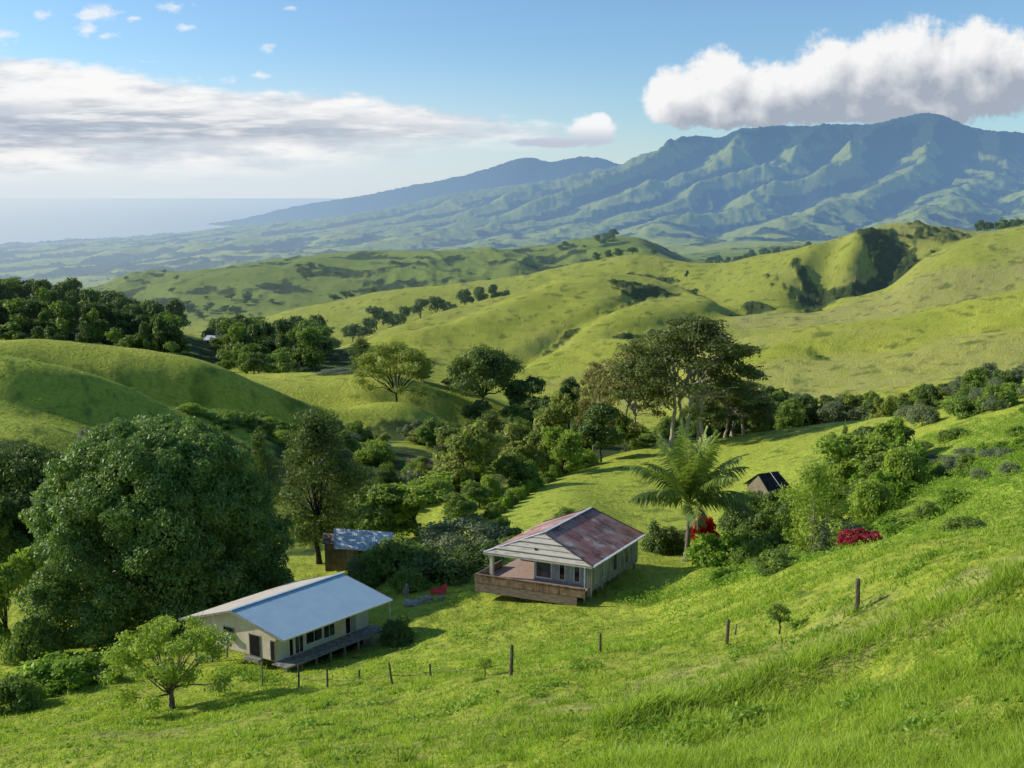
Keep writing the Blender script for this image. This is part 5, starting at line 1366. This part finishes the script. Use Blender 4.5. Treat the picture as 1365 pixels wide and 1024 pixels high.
# right of the palm
for a in [('tree', 'airy_pale', 1083, 618, 80, 112, 'slim pale trunk tree with bright leaves right of the hut', 'tree'), ('tree', 'round_light', 1130, 582, 100, 150, 'broad bright green tree above the magenta bush', 'tree'),
          ('tree', 'round_dark', 1168, 554, 114, 92, 'dark round tree on top of the right tree group', 'tree'), ('bush', 'bush_dark', 1124, 560, 120, 30, 'small dark bush beside the dark round tree', 'bush'),
          ('tree', 'round_mid', 1148, 640, 90, 100, 'leafy tree directly behind the magenta bush', 'tree'), ('tree', 'round_light', 1185, 605, 102, 60, 'bright tree on the right flank of the group', 'tree'),
          ('bush', 'bush_mid', 1000, 694, 90, 76, 'mid green bush in front of the hut', 'bush'), ('bush', 'bush_lush', 962, 703, 86, 84, 'bright leafy bush right of the palm trunk', 'bush'),
          ('bush', 'bush_dark', 882, 690, 94, 62, 'dark bush between the old house and the palm', 'bush'), ('bush', 'bush_mid', 1036, 700, 86, 70, 'bush left of the slim pale trunk', 'bush'),
          ('bush', 'bush_dark', 1010, 676, 98, 60, 'dark bush under the hut wall', 'bush'), ('bush', 'bush_lush', 1218, 652, 90, 90, 'lush bush right of the magenta flowers', 'bush'), ('bush', 'bush_grey', 1110, 700, 79, 60, 'grey green bush right of the slim pale trunk', 'bush'),
          ('bush', 'bush_mid', 1290, 692, 60, 70, 'round bush on the crest of the right bank', 'bush'), ('bush', 'bush_lush', 1195, 690, 74, 60, 'low green bush behind the crest of the bank', 'bush'), ('bush', 'bush_mid', 1060, 720, 81, 60, 'low bush at the foot of the slim pale trunk', 'bush'),
          ('bush', 'bush_mid_b', 1040, 757, 65, 84, 'low weedy bush on the bank below the slim trunk', 'bush'), ('bush', 'bush_lush', 975, 774, 71, 60, 'low weedy bush on the bank below the palm', 'bush'),
          ('bush', 'bush_mid', 1325, 540, 150, 90, 'bush on the ridge at the right edge', 'bush'), ('bush', 'bush_mid_b', 1270, 552, 152, 70, 'flat bush on the ridge left of the edge one', 'bush'), ('bush', 'bush_mid', 1225, 562, 158, 46, 'small bush on the ridge near the dark round tree', 'bush')]:
    plant(*a)
plant('bougainvillea', 'bougainvillea', 1150, 706, 70.5, 72, 'magenta flowering bush on the bank under the right tree group', 'bush')
plant('flowering_bush', 'scarlet_bush', 937, 689, 91, 50, 'scarlet flowering bush just right of the palm trunk', 'bush')
palm(915, 88, 588, 182, 'coconut palm with a bright upright centre beside the old house')
plant('sapling', 'sapling_a', 1047, 802, 42.5, 44, 'dark sapling alone on the open slope', 'sapling')
plant('sapling', 'sapling_b', 646, 873, 49, 30, 'small bright sapling left of the tall grey fence post', 'sapling')
# thickets filling the valley and the foot of the slopes
def thicket(n, f, keys, name, label, cat, group, w=(26, 52), hh=(2.5, 6.0)):
    for _ in range(n):
        px, D = f()
        o = plant(name, random.choice(keys), px, 0, D, random.uniform(*w), label, cat, group)
        o.scale[2] = random.uniform(*hh) / LAST['h']
def f_valley():
    while True:
        D = random.uniform(138, 214); px = random.uniform(425, 770)
        if px < 655 + 115 * (D - 124) / 58 - 14 and not (525 < px < 600 and 168 < D < 190): return px, D
thicket(46, f_valley, ['bush_mid', 'bush_grey', 'bush_light', 'round_mid', 'round_olive', 'bush_mid_b', 'bush_dark', 'round_grey'], 'valley_bush', 'leafy bush in the thicket filling the valley below the lawn', 'bush', 'thicket bushes in the valley', (26, 54), (2.5, 6.5))
thicket(34, lambda: (random.uniform(600, 1000), random.uniform(212, 272)), ['round_dark', 'round_mid', 'round_olive', 'bush_dark', 'round_grey', 'bush_mid'], 'gully_tree', 'shadowy tree in the gully behind the sloping lawn', 'tree', 'gully trees behind the lawn', (26, 48), (4, 9))
thicket(16, lambda: (random.uniform(-20, 130), random.uniform(98, 113)), ['round_mid', 'round_mid', 'bush_mid', 'round_dark_b', 'round_olive'], 'gully_tree', 'dark tree in the gully left of the dome tree', 'tree', 'gully trees left of the dome tree', (50, 90), (4, 8))
thicket(26, lambda: (random.uniform(1185, 1375), random.uniform(74, 122)), ['bush_mid', 'bush_lush', 'bush_mid_b', 'bush_grey'], 'slope_bush', 'low shrub scattered on the rough weedy slope at the right', 'bush', 'shrubs on the rough right slope', (24, 58), (.7, 1.9))
thicket(14, lambda: (random.uniform(1205, 1375), random.uniform(128, 150)), ['bush_mid', 'bush_grey', 'bush_mid_b', 'bush_light'], 'ridge_bush', 'shrub in the row along the ridge at the right edge', 'bush', 'shrubs along the right ridge', (36, 66), (2.2, 4.0))
thicket(14, lambda: (random.uniform(1095, 1200), random.uniform(84, 112)), ['bush_light', 'bush_mid', 'round_light', 'bush_lush', 'round_mid'], 'bank_bush', 'green bush in the bank of shrubs running up behind the magenta bush', 'bush', 'bank of shrubs behind the magenta bush', (44, 76), (2.4, 5.0))
thicket(20, lambda: (random.uniform(225, 400), random.uniform(160, 180)), ['bush_light', 'bush_mid', 'bush_mid_b'], 'crest_bush', 'low bush scattered on the crest above the dome tree', 'bush', 'bushes on the crest above the dome tree', (22, 44), (1.2, 2.6))
thicket(20, lambda: (random.uniform(1130, 1375), random.uniform(216, 246)), ['round_dark', 'round_grey', 'round_mid', 'round_olive'], 'hedgerow_tree', 'dark tree in the hedgerow below the big right hill', 'tree', 'hedgerow trees beyond the lawn', (32, 54), (6, 10))
thicket(22, lambda: (random.uniform(925, 1075), random.uniform(235, 268)), ['round_dark', 'round_grey', 'round_mid'], 'hedgerow_tree', 'dark tree in the hedgerow below the big right hill', 'tree', 'hedgerow trees beyond the lawn', (34, 56), (7, 12))
for a in [('bush', 'bush_dark', 985, 664, 106, 62, 'dark bush at the left of the hut wall', 'bush'), ('bush', 'bush_mid', 1030, 660, 110, 56, 'bush hiding the foot of the hut', 'bush'), ('bush', 'bush_dark', 1060, 662, 104, 60, 'dark bush right of the hut', 'bush'),
          ('bush', 'bush_dark', 930, 700, 96, 70, 'dark bush behind the scarlet flowers', 'bush'), ('bush', 'bush_mid', 1010, 712, 83, 70, 'mid green bush at the lawn edge between palm and slim trunk', 'bush'),
          ('tree', 'round_light', 1095, 636, 94, 92, 'bright rounded tree behind the slim pale trunk', 'tree'), ('tree', 'round_light', 1165, 592, 108, 100, 'bright tree below the dark round treetop', 'tree'), ('tree', 'round_mid', 1190, 640, 97, 72, 'green tree above the lush bush', 'tree'),
          ('bush', 'bush_grey', 1125, 690, 80, 92, 'grey green bush left of the magenta flowers', 'bush'), ('bush', 'bush_light', 1060, 664, 90, 70, 'bright bush left behind the slim trunk', 'bush')]:
    plant(*a)
thicket(11, lambda: (random.uniform(1092, 1200), random.uniform(88, 112)), ['round_light', 'round_mid', 'round_light', 'bush_light'], 'bank_tree', 'green rounded tree in the bank of shrubs behind the magenta bush', 'tree', 'small trees in the bank of shrubs', (58, 92), (3.5, 6.0))
plant('bush', 'bush_mid', 1002, 648, 112.5, 66, 'leafy bush hiding the lower gable wall of the hut', 'bush')
plant('bush', 'bush_mid', 1046, 645, 111, 58, 'leafy bush pressed against the right end of the hut', 'bush')
plant('bush', 'bush_light', 985, 652, 113, 56, 'bright bush at the left corner of the hut beside the palm', 'bush')
plant('bush', 'bush_dark', 1024, 651, 111.5, 50, 'narrow dark bush at the front corner of the hut', 'bush')
# woods on the left hill
for k in range(250):
    px = random.uniform(-90, 440); D = random.uniform(385, 545)
    if px > 250 and D > 500: D -= 70
    if 258 < px < 314 and D < 478: continue
    top = np.interp(px, [-90, 0, 60, 100, 150, 200, 250, 300, 340, 400, 440], [360, 378, 395, 390, 402, 428, 442, 452, 445, 462, 485]) + (545 - D) * .30 + random.uniform(-4, 12)
    x = float(at(px, 430, D)[0]); gz = float(ground(x, D)); h = random.uniform(8, 17)
    top_h = min(pz(px, top, D) - gz, 17)
    o = plant('woodland_tree', random.choice(['far_a', 'far_b', 'far_c', 'far_b']), px, 300, D, random.uniform(30, 56), 'dark rounded tree in the wood on the left hill', 'tree', 'woodland trees on the left hill')
    o.scale[2] = max(5.0, min(h, top_h if top_h > 5 else h)) / LAST['h']
for k in range(80):
    px = random.uniform(-90, 440); D = random.uniform(322, 400)
    if 258 < px < 314: continue
    plant('woodland_tree', random.choice(['far_bush', 'far_c', 'far_b']), px, 0, D, random.uniform(24, 46), 'dark rounded tree in the wood on the left hill', 'tree', 'woodland trees on the left hill').scale[2] = random.uniform(4, 8.5) / LAST['h']
# trees along the folds of the mid hills
ROW = [(395,444,600,26),(418,434,620,30),(436,437,620,26),(455,441,600,22),(478,432,640,30),(500,424,640,34),(508,408,680,34),(530,402,690,34),(545,408,670,26),(566,393,700,28),(585,390,710,26),(603,388,720,26),(622,384,735,24),(640,380,740,26),(658,378,745,22),(676,378,750,18),(345,450,590,30),(372,446,590,30),
       (470,388,850,22),(455,396,840,18),(505,384,880,12),(805,354,905,14),(818,357,905,18),(835,358,905,20),(790,357,905,14),(862,358,900,8),(905,360,800,6)]
for px, top, D, w in ROW:
    o = plant('hillside_tree', random.choice(['far_a', 'far_b', 'far_bush']), px, top, D, w * 1.15, 'dark tree in the line along the fold of the bright hill', 'tree', 'trees along the folds of the green hills', hmin=6)
    o.scale[2] = min(o.scale[2], 17 / 9)
for k in range(70):
    ch = random.random()
    if ch < .25: px, D, w = random.uniform(250, 345), random.uniform(1000, 1080), random.uniform(12, 22)
    elif ch < .45: px, D, w = random.uniform(740, 812), random.uniform(1330, 1390), random.uniform(9, 16)
    elif ch < .60: px, D, w = random.uniform(405, 470), random.uniform(1180, 1260), random.uniform(10, 16)
    elif ch < .70: px, D, w = random.uniform(40, 85), random.uniform(1320, 1380), random.uniform(10, 18)
    else: px, D, w = random.uniform(100, 800), random.uniform(1000, 1390), random.uniform(7, 13)
    o = plant('distant_tree', random.choice(['far_b', 'far_bush', 'far_a']), px, 300, D, w, 'distant dark tree on the hazy middle hill', 'tree', 'trees on the hazy middle hill')
    o.scale[2] = o.scale[0] * random.uniform(.6, .9)
for k in range(26):
    px = 1268 + k * 4.6 + random.uniform(-2, 2); D = random.uniform(886, 925)
    o = plant('skyline_tree', random.choice(['far_a', 'far_b', 'far_c']), px, 292, D, random.uniform(9, 15), 'dark tree in the row on the right skyline', 'tree', 'trees on the right skyline', hmin=5)
    o.scale[2] = min(o.scale[2], 11 / 9)
for k in range(34):
    px = random.uniform(925, 1060); D = random.uniform(1250, 1420)
    o = plant('distant_tree', random.choice(['far_a', 'far_b']), px, 325, D, random.uniform(9, 15), 'distant dark tree in the wood between the hills', 'tree', 'trees in the wood between the hills'); o.scale[2] = 1.6
for k in range(22):
    px = random.uniform(1135, 1230); D = random.uniform(740, 810)
    o = plant('hillside_bush', 'far_bush', px, 330, D, random.uniform(7, 13), 'dark scrub bush in the steep hollow of the right hill', 'bush', 'scrub in the hollow of the right hill'); o.scale[2] = o.scale[0] * .7

# ---------------------------------------------------------------- grass and weeds
def grass():
    g = np.random.default_rng(21)
    def scatter(n, d0, d1, um=.80):
        u = g.uniform(-um, um, n)
        # even over the picture: nearer ground gets more blades per square metre
        D = 1 / np.sqrt(g.uniform(1 / d1**2, 1 / d0**2, n)) if d1 < 70 else np.exp(g.uniform(math.log(d0), math.log(d1), n))
        return u * D, D
    line = [at(*q) for q in ((1500,745,27),(1365,792,30),(1150,862,31.5),(1000,915,31),(900,950,30.5),(790,1012,28))]
    lx = np.array([q[0] / q[1] for q in line])[::-1]; lD = np.array([q[1] for q in line])[::-1]
    VV, vv, dd = [], [], []
    def blades(X, Y, h, w, lean, v, dry_):
        n = len(X); Z = ground(X, Y) - .03
        a = g.uniform(0, 6.28, n); b_ = g.uniform(0, 6.28, n)
        B = np.stack([X, Y, Z], 1); s = np.stack([np.cos(a), np.sin(a), 0 * a], 1) * (w / 2)[:, None]
        T = B + np.stack([np.cos(b_) * lean * h + .10 * h, np.sin(b_) * lean * h, h], 1)
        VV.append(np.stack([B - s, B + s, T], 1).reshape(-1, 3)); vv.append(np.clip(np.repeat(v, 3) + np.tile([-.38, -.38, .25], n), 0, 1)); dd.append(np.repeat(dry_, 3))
    def dry_at(X, Y):
        a = np.clip(np.interp(X / Y, us, np.arange(NU)), 0, NU - 1).astype(int); b_ = np.clip((np.log(Y) - lv[0]) / (lv[1] - lv[0]) * (NV - 1), 0, NV - 1).astype(int)
        return dry[b_, a], lush[b_, a], bare[b_, a]
    # tufts
    for nt, per, d0, d1 in ((72000, 10, 13, 62), (26000, 8, 50, 112)):
        cx, cd = scatter(nt, d0, d1)
        q = np.interp(cx / cd, lx, lD, left=0, right=99)
        nz = NZ[0].fbm(cx / 1.5, cd / 1.5, 3); nz2 = NZ[3].fbm(cx / 6, cd / 6, 3)
        tall = (cd < q + .8 * nz) & (cx / cd > .05)
        dr, lu, ba = dry_at(cx, cd)
        h = np.where(tall, .24 + .26 * nz + .20 * nz2, np.clip(.17 + .20 * nz + .14 * nz2, .06, .5)) * np.clip(1.1 - .012 * np.maximum(cd - 45, 0), .35, 1.1)
        h = h + np.where(cx / cd > .05, .34 * np.exp(-((cd - q + .2) / 1.0)**2), 0) * (nt > 50000)
        h *= (ba < .3)
        # mown-short round the houses
        keep = h > .05
        cx, cd, h, dr, lu, tall, nz = cx[keep], cd[keep], h[keep], dr[keep], lu[keep], tall[keep], nz[keep]
        k = np.repeat(np.arange(len(cx)), per)
        sp = np.where(tall, .22, .16)[k] * (cd[k] / 30) ** .5
        X = cx[k] + g.normal(0, 1, len(k)) * sp; Y = cd[k] + g.normal(0, 1, len(k)) * sp
        v = np.clip(.55 + .75 * nz[k] + g.normal(0, .18, len(k)) + .16 * tall[k], 0, 1)
        dv = np.clip(dr[k] * g.uniform(.5, 1.3, len(k)), 0, 1) * (g.random(len(k)) < .25 + .75 * dr[k])
        blades(X, Y, h[k] * g.uniform(.55, 1.25, len(k)), .00145 * Y * g.uniform(.6, 1.4, len(k)), g.uniform(.2, 1.3, len(k)), v, dv)
    # separate tussocks: long arching blades
    nt = 520; cx, cd = scatter(nt, 14, 56); ok = NZ[3].fbm(cx / 5, cd / 5, 2) > -.12; cx, cd = cx[ok], cd[ok]
    k = np.repeat(np.arange(len(cx)), 60); sz = g.uniform(.5, 1.25, len(cx))[k]
    X = cx[k] + g.normal(0, .17, len(k)) * sz; Y = cd[k] + g.normal(0, .17, len(k)) * sz
    dr, lu, ba = dry_at(X, Y)
    blades(X, Y, .46 * sz * g.uniform(.5, 1.2, len(k)), .0013 * Y * g.uniform(.7, 1.4, len(k)), g.uniform(.2, 1.2, len(k)), np.clip(g.normal(.36, .2, len(k)) + g.normal(0, .16, len(cx))[k], 0, 1), np.clip(dr * g.uniform(.2, 1.1, len(k)), 0, 1) * (g.random(len(k)) < .5))
    # seed stalks
    n = 9000; X, Y = scatter(n, 15, 50); dr, lu, ba = dry_at(X, Y); k = g.random(n) < .12 + .88 * dr; X, Y = X[k], Y[k]
    blades(X, Y, g.uniform(.35, .75, len(X)), .0007 * Y, g.uniform(.05, .35, len(X)), np.full(len(X), .8), np.clip(g.normal(.85, .15, len(X)), 0, 1))
    V = np.concatenate(VV)
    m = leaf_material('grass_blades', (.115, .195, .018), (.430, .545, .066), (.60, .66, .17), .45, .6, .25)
    b = NT(m.node_tree); bs = m.node_tree.nodes['Principled BSDF']
    src = bs.inputs['Base Color'].links[0].from_socket
    mixd = b.mix(b.attr('dry_blade'), src, (.42, .345, .17))
    for l in list(m.node_tree.links):
        if l.from_socket == src and l.to_node != mixd.o.node: s_ = l.to_socket; m.node_tree.links.remove(l); m.node_tree.links.new(mixd.o, s_)
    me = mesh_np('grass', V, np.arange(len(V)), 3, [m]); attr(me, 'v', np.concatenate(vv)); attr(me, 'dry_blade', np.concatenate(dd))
    link('grass', me, kind='stuff', label='bright green grass covering the near slope')
grass()

def weeds():
    """leafy ground cover on the right slope, along the bank and in patches of the lawn"""
    g = np.random.default_rng(33); P = []
    def patch_pts(n, px, py, D, rx, ry):
        c = at(px, py, D); a = g.uniform(0, 6.28, n); r = np.sqrt(g.random(n))
        P.append(np.stack([c[0] + np.cos(a) * r * rx, c[1] + np.sin(a) * r * ry], 1))
    patch_pts(3400, 1320, 620, 92, 28, 36)
    patch_pts(500, 1230, 660, 86, 12, 16)
    for t in np.linspace(0, 1, 16): patch_pts(26, 860 + 250 * t, 0 + 800 - 45 * t, 77 - 14 * t, 2.2, 1.6)
    for k in range(150):
        D = g.uniform(22, 62); px = g.uniform(-20, 1385); patch_pts(int(g.integers(3, 10)), px, 800, D, g.uniform(.3, 1.5), g.uniform(.3, .9))
    for k in range(26):
        D = g.uniform(66, 84); px = g.uniform(540, 1000); patch_pts(4, px, 800, D, g.uniform(.4, 1.4), .5)
    for q in [(1080,845,39,1.1,.7),(1000,880,41,.8,.5),(620,945,42,1.2,.9),(560,965,41,1.3,.8),(940,960,30,1.4,.9),(830,1000,29,1.2,.6),(730,930,42,1.2,.5),(780,890,46,.8,.5),(1210,770,42,.6,.4),(350,905,64,1.6,.8),(320,895,66,1.4,.6),(460,1000,38,1.2,.6),(410,985,42,1,.6)]: patch_pts(34, *q)
    for c_ in [(905,962,27,1.5,.8),(955,945,27.5,1.2,.6),(870,990,25.5,1.1,.5),(1010,930,28.5,1.0,.5),(1150,905,26,.8,.4),(1240,935,22,.6,.4),(1340,845,25,.6,.4)]: patch_pts(60, *c_)
    for k in range(380):
        D = g.uniform(112, 190); patch_pts(1, g.uniform(-40, 640), 640, D, .5, .5)
    Q = np.concatenate(P); n = len(Q)
    nz = NZ[5].fbm(Q[:, 0] / 7, Q[:, 1] / 7, 3)
    rr = np.clip(g.uniform(.18, .5, n) * (1 + nz) * np.clip(Q[:, 1] / 60, .5, 1.3), .1, .8)
    Z = ground(Q[:, 0], Q[:, 1])
    cl = np.stack([Q[:, 0], Q[:, 1], Z + rr * .3, rr * 1.2, rr * 1.2, rr * .75], 1)
    cl[:, 3:6] *= np.where(Q[:, 1] > 66, 1.35, 1.0)[:, None]
    V, F, v = clump_leaves(g, cl, 140000, .17, jitter=.7, shell=.3, under=.1)
    # leaves grow with distance so each stays about a pixel or two
    me = mesh_np('ground_cover', V, F, 4, [LM['lush']]); attr(me, 'v', v)
    link('ground_cover', me, kind='stuff', label='leafy weeds spreading over the banks and lawn')
weeds()
